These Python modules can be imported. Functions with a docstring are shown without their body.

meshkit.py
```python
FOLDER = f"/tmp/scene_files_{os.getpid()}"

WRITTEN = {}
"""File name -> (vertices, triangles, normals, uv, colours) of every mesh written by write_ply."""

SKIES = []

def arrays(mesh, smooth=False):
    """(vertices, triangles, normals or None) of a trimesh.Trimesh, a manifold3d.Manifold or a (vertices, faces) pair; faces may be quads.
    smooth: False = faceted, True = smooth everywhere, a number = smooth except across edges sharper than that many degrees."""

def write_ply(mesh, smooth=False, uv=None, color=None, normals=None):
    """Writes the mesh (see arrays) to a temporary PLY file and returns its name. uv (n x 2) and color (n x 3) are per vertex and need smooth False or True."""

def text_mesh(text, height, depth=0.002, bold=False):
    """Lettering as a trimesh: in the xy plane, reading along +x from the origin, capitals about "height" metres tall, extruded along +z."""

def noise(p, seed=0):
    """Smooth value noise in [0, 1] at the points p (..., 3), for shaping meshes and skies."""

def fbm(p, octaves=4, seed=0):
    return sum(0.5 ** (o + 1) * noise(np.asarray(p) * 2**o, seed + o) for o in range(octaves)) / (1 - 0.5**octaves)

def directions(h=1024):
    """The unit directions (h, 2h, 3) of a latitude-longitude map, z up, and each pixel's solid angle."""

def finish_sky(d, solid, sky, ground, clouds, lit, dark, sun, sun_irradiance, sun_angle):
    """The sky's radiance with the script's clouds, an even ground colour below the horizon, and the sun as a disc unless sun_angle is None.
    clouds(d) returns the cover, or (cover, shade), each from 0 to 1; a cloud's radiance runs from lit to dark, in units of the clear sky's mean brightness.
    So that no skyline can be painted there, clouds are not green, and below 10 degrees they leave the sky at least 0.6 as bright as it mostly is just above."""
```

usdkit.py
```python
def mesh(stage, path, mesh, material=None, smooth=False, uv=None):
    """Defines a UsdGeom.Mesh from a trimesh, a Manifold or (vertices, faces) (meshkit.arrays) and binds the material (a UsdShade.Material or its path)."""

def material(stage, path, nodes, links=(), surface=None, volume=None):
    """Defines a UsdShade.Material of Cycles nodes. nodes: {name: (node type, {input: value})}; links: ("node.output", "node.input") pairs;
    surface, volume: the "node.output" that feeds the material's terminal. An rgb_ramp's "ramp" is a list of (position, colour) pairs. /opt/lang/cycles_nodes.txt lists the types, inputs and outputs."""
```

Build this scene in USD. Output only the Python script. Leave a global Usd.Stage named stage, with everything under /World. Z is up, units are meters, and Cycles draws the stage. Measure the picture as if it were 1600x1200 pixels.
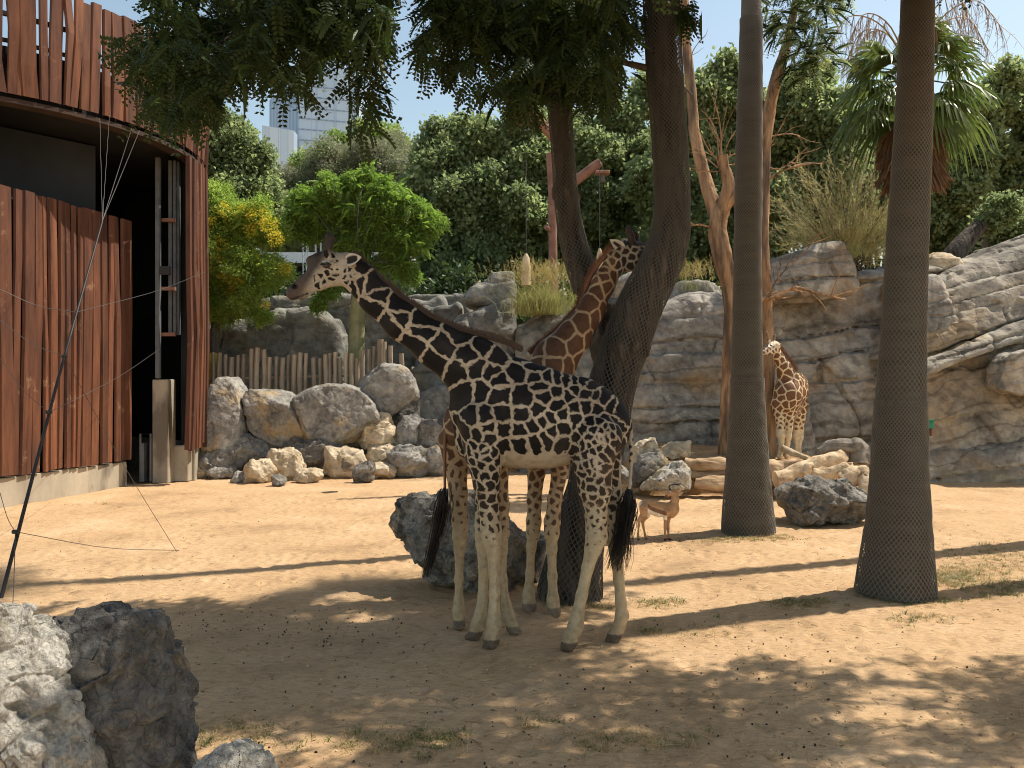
import math
import numpy as np
import trimesh
import usdkit
import meshkit
from scipy.spatial import cKDTree
from scipy.ndimage import distance_transform_edt
from shapely.geometry import Polygon
import shapely
from pxr import Usd, UsdGeom, UsdLux, UsdShade, Gf, Sdf, Vt

stage = Usd.Stage.CreateInMemory()
UsdGeom.SetStageUpAxis(stage, 'Z')
UsdGeom.SetStageMetersPerUnit(stage, 1.0)
UsdGeom.Xform.Define(stage, '/World')
UsdGeom.Scope.Define(stage, '/World/Looks')

# ---------------------------------------------------------------- camera, sky, sun, exposure
FOC, CX, CY, EYE = 1295.0, 800.0, 600.0, 2.6
cam = UsdGeom.Camera.Define(stage, '/World/camera')
cam.AddTranslateOp().Set(Gf.Vec3d(0, 0, EYE))
cam.AddRotateXYZOp().Set(Gf.Vec3f(90, 0, 0))
cam.CreateHorizontalApertureAttr(36.0)
cam.CreateVerticalApertureAttr(27.0)
cam.CreateFocalLengthAttr(36.0 * FOC / 1600.0)
cam.CreateClippingRangeAttr(Gf.Vec2f(0.05, 4000))
cam.CreateExposureAttr(0.85)

SUN_EL, SUN_AZ = math.radians(57.0), math.radians(20.0)        # azimuth: how far behind the scene's right-hand side
TO_SUN = np.array([math.cos(SUN_EL) * math.cos(SUN_AZ), math.cos(SUN_EL) * math.sin(SUN_AZ), math.sin(SUN_EL)])
SUN_ROT = math.atan2(TO_SUN[0], TO_SUN[1])
sky_look = usdkit.material(stage, '/World/Looks/sky', {
    's': ('sky_texture', {'sky_type': 'single_scattering', 'sun_disc': False, 'sun_elevation': SUN_EL, 'sun_rotation': SUN_ROT, 'altitude': 20.0, 'aerosol_density': 1.3, 'air_density': 1.35, 'ozone_density': 1.0}),
    'w': ('mix', {'mix_type': 'multiply', 'fac': 1.0, 'color2': (1.06, 1.0, .88)}),
    'b': ('background_shader', {'strength': 0.10})}, [('s.color', 'w.color1'), ('w.color', 'b.color')], surface='b.background')
dome = UsdLux.DomeLight.Define(stage, '/World/sky')
UsdShade.MaterialBindingAPI.Apply(dome.GetPrim()).Bind(sky_look)
dome.GetPrim().SetCustomDataByKey('kind', 'structure')
sun = UsdLux.DistantLight.Define(stage, '/World/sun')
sun.CreateNormalizeAttr(True)
sun.CreateIntensityAttr(1.02)
sun.CreateAngleAttr(0.53)
sun.CreateColorAttr(Gf.Vec3f(1.0, 0.93, 0.82))
_q = Gf.Rotation(Gf.Vec3d(0, 0, 1), Gf.Vec3d(*TO_SUN)).GetQuat()
sun.AddOrientOp().Set(Gf.Quatf(_q))


# ---------------------------------------------------------------- placing
def W(px, py, Y):
    """The world point that stands at photo position (px, py) at distance Y."""
    return np.array([(px - CX) / FOC * Y, Y, EYE - (py - CY) / FOC * Y])


def G(px, py):
    return W(px, py, FOC * EYE / (py - CY))


_taken = {}


def numbered(path):
    n = _taken.get(path, 0)
    _taken[path] = n + 1
    return path if n == 0 else f'{path}_{n:03d}'


def tag(prim, label, cat=None, group=None, kind=None):
    for k, v in (('label', label), ('category', cat), ('group', group), ('kind', kind)):
        if v:
            prim.SetCustomDataByKey(k, v)
    return prim


def thing(name, label, cat, loc=(0, 0, 0), group=None, rotz=0.0):
    x = UsdGeom.Xform.Define(stage, numbered('/World/' + name))
    x.AddTranslateOp().Set(Gf.Vec3d(*map(float, loc)))
    if rotz:
        x.AddRotateZOp().Set(float(rotz))
    x.GetPrim().SetCustomDataByKey('base', Gf.Vec3d(*map(float, loc)))
    return tag(x.GetPrim(), label, cat, group)


def origin(prim):
    while prim and not prim.HasCustomDataKey('base'):
        prim = prim.GetParent()
    return np.array(prim.GetCustomDataByKey('base')) if prim else np.zeros(3)


def part(name, mesh, mat, parent, smooth=False, label=None, kind=None, local=False, attrs=None):
    """One Mesh prim under the thing or part PARENT; vertices are given in world coordinates unless local."""
    path = numbered(f'{parent.GetPath()}/{name}' if parent else f'/World/{name}')
    v, f, n = meshkit.arrays(mesh, smooth)
    if parent and not local:
        v = v - origin(parent)
    m = usdkit.mesh(stage, path, (v, f), mat)
    if n is not None:
        m.CreateNormalsAttr(Vt.Vec3fArray.FromNumpy(n.astype(np.float32)))
        m.SetNormalsInterpolation('vertex')
    for k, a in (attrs or {}).items():
        a = np.asarray(a, np.float32)
        api = UsdGeom.PrimvarsAPI(m)
        if a.ndim == 1:
            api.CreatePrimvar(k, Sdf.ValueTypeNames.FloatArray, 'vertex').Set(Vt.FloatArray.FromNumpy(a))
        else:
            api.CreatePrimvar(k, Sdf.ValueTypeNames.Color3fArray, 'vertex').Set(Vt.Vec3fArray.FromNumpy(a))
    if label or kind:
        tag(m.GetPrim(), label, kind=kind)
    return m.GetPrim()


def solo(name, mesh, mat, label, cat, group=None, smooth=False, kind=None, attrs=None):
    p = part(name, mesh, mat, None, smooth=smooth, attrs=attrs)
    return tag(p, label, cat, group, kind)


_proto_n = [0]


def scatter(name, parent, protos, mats, points, quats, scales, which, label=None, kind=None, cat=None):
    """A PointInstancer of several small meshes (protos: meshes, mats: their materials)."""
    path = numbered(f'{parent.GetPath()}/{name}' if parent else f'/World/{name}')
    pi = UsdGeom.PointInstancer.Define(stage, path)
    rel = []
    UsdGeom.Scope.Define(stage, path + '/kinds')
    for i, (m, mat) in enumerate(zip(protos, mats)):
        pm = usdkit.mesh(stage, f'{path}/kinds/piece_{i:03d}', m, mat)
        rel.append(pm.GetPath())
    pi.CreatePrototypesRel().SetTargets(rel)
    pts = np.asarray(points, float)
    if parent:
        pts = pts - origin(parent)
    pi.CreatePositionsAttr(Vt.Vec3fArray.FromNumpy(pts.astype(np.float32)))
    q = np.asarray(quats, np.float32)                       # w, x, y, z
    pi.CreateOrientationsAttr(Vt.QuathArray([Gf.Quath(float(a), float(b), float(c), float(d)) for a, b, c, d in q]))
    s = np.asarray(scales, np.float32)
    if s.ndim == 1:
        s = np.repeat(s[:, None], 3, 1)
    pi.CreateScalesAttr(Vt.Vec3fArray.FromNumpy(s))
    pi.CreateProtoIndicesAttr(Vt.IntArray.FromNumpy(np.asarray(which, np.int32)))
    tag(pi.GetPrim(), label, cat, kind=kind or 'stuff')
    return pi.GetPrim()


# ---------------------------------------------------------------- shapes
def nrm(v):
    v = np.asarray(v, float)
    return v / max(np.linalg.norm(v), 1e-12)


def cat_mesh(ms):
    vs, fs, n = [], [], 0
    for m in ms:
        v, f = (m.vertices, m.faces) if hasattr(m, 'vertices') else m
        f = np.asarray(f)
        if f.shape[1] == 4:
            f = np.vstack([f[:, [0, 1, 2]], f[:, [0, 2, 3]]])
        vs.append(np.asarray(v, float)); fs.append(f + n); n += len(v)
    return np.vstack(vs), np.vstack(fs)


def box(c, size, rz=0.0, bevel=0.0):
    if bevel:
        x, y, z = np.asarray(size, float) / 2
        b = min(bevel, x * .9, y * .9, z * .9)
        pts = [(sx * (x - (0 if k == 0 else b)), sy * (y - (0 if k == 1 else b)), sz * (z - (0 if k == 2 else b))) for sx in (-1, 1) for sy in (-1, 1) for sz in (-1, 1) for k in range(3)]
        m = trimesh.convex.convex_hull(np.array(pts))
    else:
        m = trimesh.creation.box(size)
    if rz:
        m.apply_transform(trimesh.transformations.rotation_matrix(rz, [0, 0, 1]))
    m.apply_translation(c)
    return np.array(m.vertices), np.array(m.faces)


def tube(points, radii, sides=8, caps=True, rough=0.0, seed=0, squash=1.0, grain=0.0):
    p = np.asarray(points, float)
    r = np.broadcast_to(np.asarray(radii, float), len(p))
    t = np.gradient(p, axis=0); t /= np.linalg.norm(t, axis=1, keepdims=True) + 1e-12
    a = np.zeros_like(p)
    up = np.array([0, 0, 1.0]) if abs(t[0, 2]) < .9 else np.array([1.0, 0, 0])
    for i in range(len(p)):
        a[i] = nrm(np.cross(t[i], up)); up = np.cross(a[i], t[i])
    b = np.cross(t, a)
    ang = np.arange(sides) / sides * 2 * np.pi
    ring = p[:, None] + r[:, None, None] * (np.cos(ang)[None, :, None] * a[:, None] + squash * np.sin(ang)[None, :, None] * b[:, None])
    if rough:
        q = ring.reshape(-1, 3)
        d = (meshkit.fbm(q / max(r.mean(), 1e-3) * .9, 3, seed) - .5) * 2 * rough * np.repeat(r, sides)
        nn = ring - p[:, None]; nn /= np.linalg.norm(nn, axis=2, keepdims=True) + 1e-9
        ring = ring + nn * d.reshape(len(p), sides, 1)
    if grain:                                            # ridges that run along the stem, twisting slowly
        s = np.concatenate([[0], np.cumsum(np.linalg.norm(np.diff(p, axis=0), axis=1))]) / max(r.mean(), 1e-3)
        g = np.stack(np.broadcast_arrays(np.cos(ang + 0)[None] * 2.4 + s[:, None] * .10, np.sin(ang)[None] * 2.4, s[:, None] * .22 + seed * 7.3), -1)
        d = (np.abs(meshkit.fbm(g, 4, seed) - .5) * 2 - .25) * -1.0 * grain * r[:, None] + (meshkit.fbm(g * [.5, .5, 1.3], 2, seed + 1) - .5) * grain * .9 * r[:, None]
        nn = ring - p[:, None]; nn /= np.linalg.norm(nn, axis=2, keepdims=True) + 1e-9
        ring = ring + nn * d[..., None]
    v = ring.reshape(-1, 3)
    f = []
    for i in range(len(p) - 1):
        k = np.arange(sides); k2 = (k + 1) % sides
        f.append(np.stack([i * sides + k, i * sides + k2, (i + 1) * sides + k2, (i + 1) * sides + k], 1))
    f = np.vstack(f)
    f = np.vstack([f[:, [0, 1, 2]], f[:, [0, 2, 3]]])
    if caps:
        n = len(v)
        v = np.vstack([v, p[0], p[-1]])
        k = np.arange(sides); k2 = (k + 1) % sides
        e = (len(p) - 1) * sides
        f = np.vstack([f, np.stack([np.full(sides, n), k2, k], 1), np.stack([np.full(sides, n + 1), e + k, e + k2], 1)])
    return v, f


def spline(pts, n):
    """Catmull-Rom through the rows of pts (any width)."""
    p = np.asarray(pts, float)
    if len(p) == 2:
        return p[0] + (p[1] - p[0]) * np.linspace(0, 1, n)[:, None]
    q = np.vstack([2 * p[0] - p[1], p, 2 * p[-1] - p[-2]])
    u = np.linspace(0, len(p) - 1 - 1e-9, n); i = u.astype(int); t = (u - i)[:, None]
    a, b, c, d = q[i], q[i + 1], q[i + 2], q[i + 3]
    return .5 * (2 * b + (c - a) * t + (2 * a - 5 * b + 4 * c - d) * t * t + (3 * b - a - 3 * c + d) * t ** 3)


def nets(F, o, h):
    """Surface nets of the field F (negative inside) on a grid with origin o and step h."""
    s = F < 0
    nx, ny, nz = F.shape
    c = np.zeros((nx - 1, ny - 1, nz - 1), np.int8)
    corner = [(i, j, k) for i in (0, 1) for j in (0, 1) for k in (0, 1)]
    for i, j, k in corner:
        c += s[i:nx - 1 + i, j:ny - 1 + j, k:nz - 1 + k]
    act = np.argwhere((c > 0) & (c < 8))
    ids = -np.ones(c.shape, np.int64)
    ids[tuple(act.T)] = np.arange(len(act))
    val = {q: F[act[:, 0] + q[0], act[:, 1] + q[1], act[:, 2] + q[2]] for q in corner}
    acc, cnt = np.zeros((len(act), 3)), np.zeros(len(act))
    for a in corner:
        for ax in range(3):
            if a[ax] == 0:
                b = list(a); b[ax] = 1; b = tuple(b)
                va, vb = val[a], val[b]
                m = (va < 0) != (vb < 0)
                t = np.where(m, va / np.where(m, va - vb, 1), 0)
                pt = np.array(a, float) + t[:, None] * (np.array(b, float) - np.array(a, float))
                acc[m] += pt[m]; cnt[m] += 1
    v = o + h * (act + acc / cnt[:, None])
    faces = []
    for ax in range(3):
        u, w = [(1, 2), (2, 0), (0, 1)][ax]
        sl0 = [slice(1, -1)] * 3; sl1 = [slice(1, -1)] * 3
        sl0[ax] = slice(0, -1); sl1[ax] = slice(1, None)
        A, B = s[tuple(sl0)], s[tuple(sl1)]
        e = np.argwhere(A != B)
        flip = A[tuple(e.T)]
        base = e + 1; base[:, ax] -= 1
        q = []
        for du, dw in ((-1, -1), (0, -1), (0, 0), (-1, 0)):
            k = base.copy(); k[:, u] += du; k[:, w] += dw
            q.append(ids[tuple(k.T)])
        q = np.stack(q, 1)
        faces.append(np.where(flip[:, None], q, q[:, ::-1]))
    q = np.vstack(faces)
    q = q[(q >= 0).all(1)]
    return v, np.vstack([q[:, [0, 1, 2]], q[:, [0, 2, 3]]])


class Field:
    """A signed distance field on a grid, blended from tapered, possibly flattened bones."""
    def __init__(self, lo, hi, h):
        self.o, self.h = np.asarray(lo, float), h
        self.n = np.ceil((np.asarray(hi) - self.o) / h).astype(int) + 1
        self.F = np.full(self.n, 1e3, np.float32)

    def _local(self, lo, hi):
        a = np.clip(np.floor((lo - self.o) / self.h).astype(int), 0, self.n - 1)
        b = np.clip(np.ceil((hi - self.o) / self.h).astype(int) + 1, 1, self.n)
        ax = [self.o[k] + self.h * np.arange(a[k], b[k]) for k in range(3)]
        return tuple(slice(a[k], b[k]) for k in range(3)), ax

    def bone(self, p0, p1, r0, r1, k=.03, lateral=None, w=1.0):
        p0, p1 = np.asarray(p0, float), np.asarray(p1, float)
        pad = max(r0, r1) * max(1, w) + 2.5 * k + 2 * self.h
        sl, ax = self._local(np.minimum(p0, p1) - pad, np.maximum(p0, p1) + pad)
        X, Y, Z = np.meshgrid(*ax, indexing='ij', sparse=True)
        d = p1 - p0; L2 = max(d @ d, 1e-9)
        t = np.clip(((X - p0[0]) * d[0] + (Y - p0[1]) * d[1] + (Z - p0[2]) * d[2]) / L2, 0, 1)
        qx, qy, qz = X - p0[0] - t * d[0], Y - p0[1] - t * d[1], Z - p0[2] - t * d[2]
        if lateral is not None and w != 1.0:
            l = nrm(lateral)
            s = (qx * l[0] + qy * l[1] + qz * l[2]) * (1 / w - 1)
            qx, qy, qz = qx + s * l[0], qy + s * l[1], qz + s * l[2]
        D = (np.sqrt(qx * qx + qy * qy + qz * qz) - (r0 + (r1 - r0) * t)) * min(1.0, w)
        g = self.F[sl]
        hh = np.maximum(k - np.abs(g - D), 0) / max(k, 1e-6)
        self.F[sl] = np.minimum(g, D) - hh * hh * k * .25

    def cut(self, c, r, k=.01):
        c = np.asarray(c, float)
        sl, ax = self._local(c - r * 1.6, c + r * 1.6)
        X, Y, Z = np.meshgrid(*ax, indexing='ij', sparse=True)
        D = r - np.sqrt((X - c[0]) ** 2 + (Y - c[1]) ** 2 + (Z - c[2]) ** 2)
        g = self.F[sl]
        hh = np.maximum(k - np.abs(g - D), 0) / k
        self.F[sl] = np.maximum(g, D) + hh * hh * k * .25

    def mesh(self):
        F = self.F.copy()
        for k in range(3):
            for e in (0, -1):
                i = [slice(None)] * 3; i[k] = e
                F[tuple(i)] = np.maximum(F[tuple(i)], self.h)
        return nets(F, self.o, self.h)


def vnormals(v, f):
    n = np.zeros_like(v)
    fn = np.cross(v[f[:, 1]] - v[f[:, 0]], v[f[:, 2]] - v[f[:, 0]])
    for k in range(3):
        np.add.at(n, f[:, k], fn)
    return n / (np.linalg.norm(n, axis=1, keepdims=True) + 1e-12)


def quat_from_axes(x, y, z):
    """(w, x, y, z) of rotations whose columns are the rows of x, y, z."""
    from scipy.spatial.transform import Rotation as R
    q = R.from_matrix(np.stack([x, y, z], -1)).as_quat()
    return q[:, [3, 0, 1, 2]]


def frames(z, rng, spin=None):
    """Random spins about the given z axes."""
    z = z / np.linalg.norm(z, axis=1, keepdims=True)
    r = rng.normal(size=z.shape) if spin is None else spin
    x = r - (r * z).sum(1, keepdims=True) * z
    x /= np.linalg.norm(x, axis=1, keepdims=True) + 1e-9
    return quat_from_axes(x, np.cross(z, x), z)


# ---------------------------------------------------------------- materials
def look(name, nodes, links=(), surface='p.BSDF', volume=None):
    return usdkit.material(stage, '/World/Looks/' + name, nodes, links, surface=surface, volume=volume)


def grained(name, dark, light, scale=3.0, rough=.85, bump=.4, bscale=40.0, bdist=.02, stops=None, random=.0, detail=6, spots=None, stretch=None):
    """A surface whose colour wanders between dark and light, with fine relief; RANDOM shifts the value from piece to piece."""
    nodes = {
        'g': ('geometry', {}), 'm': ('mapping', {'scale': stretch or (1, 1, 1)}),
        'n': ('noise_texture', {'scale': scale, 'detail': detail, 'roughness': .62}),
        'r': ('rgb_ramp', {'ramp': stops or [(.3, dark), (.7, light)]}),
        'n2': ('noise_texture', {'scale': bscale, 'detail': 5, 'roughness': .6}),
        'b': ('bump', {'strength': bump, 'distance': bdist}),
        'p': ('principled_bsdf', {'roughness': rough, 'specular_ior_level': .25})}
    links = [('g.position', 'm.vector'), ('m.vector', 'n.vector'), ('n.fac', 'r.fac'), ('m.vector', 'n2.vector'), ('n2.fac', 'b.height'), ('b.normal', 'p.normal')]
    out = 'r.color'
    if spots:
        col, sc, lo, hi = spots
        nodes.update({'sn': ('noise_texture', {'scale': sc, 'detail': 4, 'roughness': .6}), 'sr': ('rgb_ramp', {'ramp': [(lo, (0, 0, 0)), (hi, (1, 1, 1))]}), 'sm': ('mix', {'color2': col})})
        links += [('m.vector', 'sn.vector'), ('sn.fac', 'sr.fac'), ('sr.color', 'sm.fac'), (out, 'sm.color1')]
        out = 'sm.color'
    if random:
        nodes.update({'o': ('object_info', {}), 'mr': ('map_range', {'to_min': 1 - random, 'to_max': 1 + random}), 'h': ('hsv', {})})
        links += [('o.random', 'mr.value'), ('mr.result', 'h.value'), (out, 'h.color')]
        out = 'h.color'
    links.append((out, 'p.base_color'))
    return look(name, nodes, links)


def leafy(name, dark, light, trans=.35, rough=.5, hue=None, spec=.35):
    """Leaf faces: colour varies from spray to spray, some light passes through."""
    nodes = {
        'o': ('object_info', {}), 'g': ('geometry', {}),
        'n': ('noise_texture', {'scale': .9, 'detail': 3}),
        'a': ('math', {'math_type': 'multiply_add', 'value2': .5, 'value3': 0.0}),
        'a2': ('math', {'math_type': 'add'}),
        'r': ('rgb_ramp', {'ramp': [(.15, dark), (.85, light)] if hue is None else hue}),
        'p': ('principled_bsdf', {'roughness': rough, 'specular_ior_level': spec}),
        't': ('translucent_bsdf', {}), 'h': ('hsv', {'saturation': 1.1, 'value': 1.6}),
        'mx': ('mix_closure', {'fac': trans})}
    links = [('o.random', 'a.value1'), ('g.position', 'n.vector'), ('a.value', 'a2.value1'), ('n.fac', 'sc.value1'), ('sc.value', 'a2.value2'), ('a2.value', 'r.fac'),
             ('r.color', 'p.base_color'), ('r.color', 'h.color'), ('h.color', 't.color'), ('p.BSDF', 'mx.closure1'), ('t.BSDF', 'mx.closure2')]
    nodes['sc'] = ('math', {'math_type': 'multiply', 'value2': .5})
    return look(name, nodes, links, surface='mx.closure')


def plain(name, col, rough=.7, metallic=0.0, spec=.3):
    return look(name, {'p': ('principled_bsdf', {'base_color': col, 'roughness': rough, 'metallic': metallic, 'specular_ior_level': spec})})


M = {}
# sand: pale ochre with trampled darker patches, clods and grit
M['sand'] = look('sand', {
    'g': ('geometry', {}),
    'n1': ('noise_texture', {'scale': .55, 'detail': 8, 'roughness': .68}), 'r1': ('rgb_ramp', {'ramp': [(.32, (.33, .214, .118)), (.46, (.46, .300, .162)), (.55, (.49, .325, .18)), (.70, (.56, .39, .235))]}),
    'n2': ('noise_texture', {'scale': 9, 'detail': 8, 'roughness': .72}), 'r2': ('rgb_ramp', {'ramp': [(.28, (.62, .60, .58)), (.5, (1, 1, 1)), (.75, (1.12, 1.12, 1.12))]}),
    'mu': ('mix', {'mix_type': 'multiply', 'fac': 1.0}),
    'n3': ('noise_texture', {'scale': 55, 'detail': 4, 'roughness': .7}), 'r3': ('rgb_ramp', {'ramp': [(.30, (.5, .46, .42)), (.40, (1, 1, 1))]}),
    'mu2': ('mix', {'mix_type': 'multiply', 'fac': .8}),
    'mp': ('mapping', {'scale': (1.0, 2.6, 1.0)}),
    'nb': ('noise_texture', {'scale': 7, 'detail': 9, 'roughness': .68}), 'b': ('bump', {'strength': .9, 'distance': .05}),
    'p': ('principled_bsdf', {'roughness': .95, 'specular_ior_level': .1})},
    [('g.position', 'n1.vector'), ('n1.fac', 'r1.fac'), ('g.position', 'mp.vector'), ('mp.vector', 'n2.vector'), ('n2.fac', 'r2.fac'), ('r1.color', 'mu.color1'), ('r2.color', 'mu.color2'),
     ('g.position', 'n3.vector'), ('n3.fac', 'r3.fac'), ('mu.color', 'mu2.color1'), ('r3.color', 'mu2.color2'), ('mp.vector', 'nb.vector'), ('nb.fac', 'b.height'), ('b.normal', 'p.normal'), ('mu2.color', 'p.base_color')])


def rocky(name, cols, ochre=None, strata=0.0, slope=0.0, scale=1.2, bump=.6, bdist=.06, random=.0):
    """Weathered rock: mottled greys, pale worn patches, ochre stains, fine cracks; strata draws thin tilted bedding lines."""
    nodes = {
        'g': ('geometry', {}),
        'n': ('noise_texture', {'scale': scale, 'detail': 9, 'roughness': .66}), 'r': ('rgb_ramp', {'ramp': [(.30, cols[0]), (.48, cols[1]), (.66, cols[2])]}),
        'nd': ('noise_texture', {'scale': scale * 5, 'detail': 7, 'roughness': .6}), 'rd': ('rgb_ramp', {'ramp': [(.25, (.66, .66, .66)), (.5, (1, 1, 1)), (.75, (1.2, 1.19, 1.16))]}),
        'mu': ('mix', {'mix_type': 'multiply', 'fac': 1.0}),
        'v': ('voronoi_texture', {'feature': 'distance_to_edge', 'scale': scale * 2.6}), 'vd': ('noise_texture', {'scale': scale * 3, 'detail': 3}),
        'va': ('vector_math', {'math_type': 'multiply_add', 'vector2': (.5, .5, .5)}),
        'vr': ('rgb_ramp', {'ramp': [(0.0, (0, 0, 0)), (.05, (1, 1, 1))]}),
        'nb': ('noise_texture', {'scale': scale * 9, 'detail': 9, 'roughness': .7}), 'nm': ('math', {'math_type': 'multiply_add', 'value2': .25}),
        'b': ('bump', {'strength': bump, 'distance': bdist}),
        'p': ('principled_bsdf', {'roughness': .9, 'specular_ior_level': .2})}
    links = [('g.position', 'n.vector'), ('n.fac', 'r.fac'), ('g.position', 'nd.vector'), ('nd.fac', 'rd.fac'), ('r.color', 'mu.color1'), ('rd.color', 'mu.color2'),
             ('g.position', 'vd.vector'), ('vd.color', 'va.vector1'), ('g.position', 'va.vector3'), ('va.vector', 'v.vector'), ('v.distance', 'vr.fac'),
             ('g.position', 'nb.vector'), ('vr.color', 'nm.value1'), ('nb.fac', 'nm.value3'), ('nm.value', 'b.height'), ('b.normal', 'p.normal')]
    out = 'mu.color'
    if ochre:
        col, lo, hi, sc = ochre
        nodes.update({'on': ('noise_texture', {'scale': sc, 'detail': 5, 'roughness': .55}), 'orr': ('rgb_ramp', {'ramp': [(lo, (0, 0, 0)), (hi, (1, 1, 1))]}), 'om': ('mix', {'color2': col}),
                      'oo': ('vector_math', {'math_type': 'add', 'vector2': (17.3, 4.1, 9.7)})})
        links += [('g.position', 'oo.vector1'), ('oo.vector', 'on.vector'), ('on.fac', 'orr.fac'), ('orr.color', 'om.fac'), (out, 'om.color1')]
        nodes['om2'] = ('mix', {'mix_type': 'multiply', 'fac': .8})
        links += [('om.color', 'om2.color1'), ('rd.color', 'om2.color2')]
        out = 'om2.color'
    if strata:
        nodes.update({'sp': ('vector_math', {'math_type': 'dot_product', 'vector2': (-slope, 0.12, 1.0)}), 'sw': ('noise_texture', {'scale': .7, 'detail': 4}),
                      'sa': ('math', {'math_type': 'multiply_add', 'value2': .9}), 'sn': ('noise_texture', {'dimensions': '1D', 'scale': 4.0, 'detail': 3, 'roughness': .6}),
                      'sr': ('rgb_ramp', {'ramp': [(.33, (.55, .53, .5)), (.45, (1, 1, 1)), (.62, (1.1, 1.08, 1.02))]}), 'sm': ('mix', {'mix_type': 'multiply', 'fac': strata})})
        links += [('g.position', 'sp.vector1'), ('g.position', 'sw.vector'), ('sw.fac', 'sa.value1'), ('sp.value', 'sa.value3'), ('sa.value', 'sn.w'), ('sn.fac', 'sr.fac'), (out, 'sm.color1'), ('sr.color', 'sm.color2')]
        out = 'sm.color'
    if random:
        nodes.update({'o': ('object_info', {}), 'mr': ('map_range', {'to_min': 1 - random, 'to_max': 1 + random}), 'h': ('hsv', {})})
        links += [('o.random', 'mr.value'), ('mr.result', 'h.value'), (out, 'h.color')]
        out = 'h.color'
    links.append((out, 'p.base_color'))
    return look(name, nodes, links)


GREYS = [(.115, .11, .105), (.20, .19, .178), (.30, .285, .26)]
M['wall_rock'] = rocky('wall_rock', [(.125, .112, .097), (.24, .218, .188), (.36, .33, .285)], ochre=((.29, .19, .10), .56, .70, .36), strata=.75, slope=.12, scale=.8)
M['slope_rock'] = rocky('slope_rock', [(.135, .12, .10), (.25, .222, .185), (.38, .34, .28)], ochre=((.30, .215, .125), .54, .70, .33), strata=.8, slope=.24, scale=.8)
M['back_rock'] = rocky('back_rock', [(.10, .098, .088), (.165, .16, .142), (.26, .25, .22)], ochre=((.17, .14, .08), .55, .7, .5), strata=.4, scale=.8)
M['boulder'] = rocky('boulder', [(.13, .122, .11), (.235, .22, .195), (.36, .335, .29)], ochre=((.40, .29, .16), .55, .66, .9), scale=1.6, random=.12)
M['blue_rock'] = rocky('blue_rock', [(.115, .105, .09), (.20, .183, .157), (.38, .352, .305)], ochre=((.33, .24, .13), .6, .70, .8), scale=2.0, bump=.9, bdist=.08, random=.08)
M['tan_rock'] = rocky('tan_rock', [(.33, .25, .16), (.50, .40, .27), (.60, .50, .36)], scale=2.2, random=.1)
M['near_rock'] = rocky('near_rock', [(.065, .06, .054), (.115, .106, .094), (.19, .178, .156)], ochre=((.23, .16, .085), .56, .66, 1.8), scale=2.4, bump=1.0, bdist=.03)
M['pale_rock'] = rocky('pale_rock', [(.22, .205, .17), (.38, .355, .305), (.53, .50, .44)], ochre=((.45, .37, .24), .56, .68, 2.2), scale=4.0, bump=1.0, bdist=.03)

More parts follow.
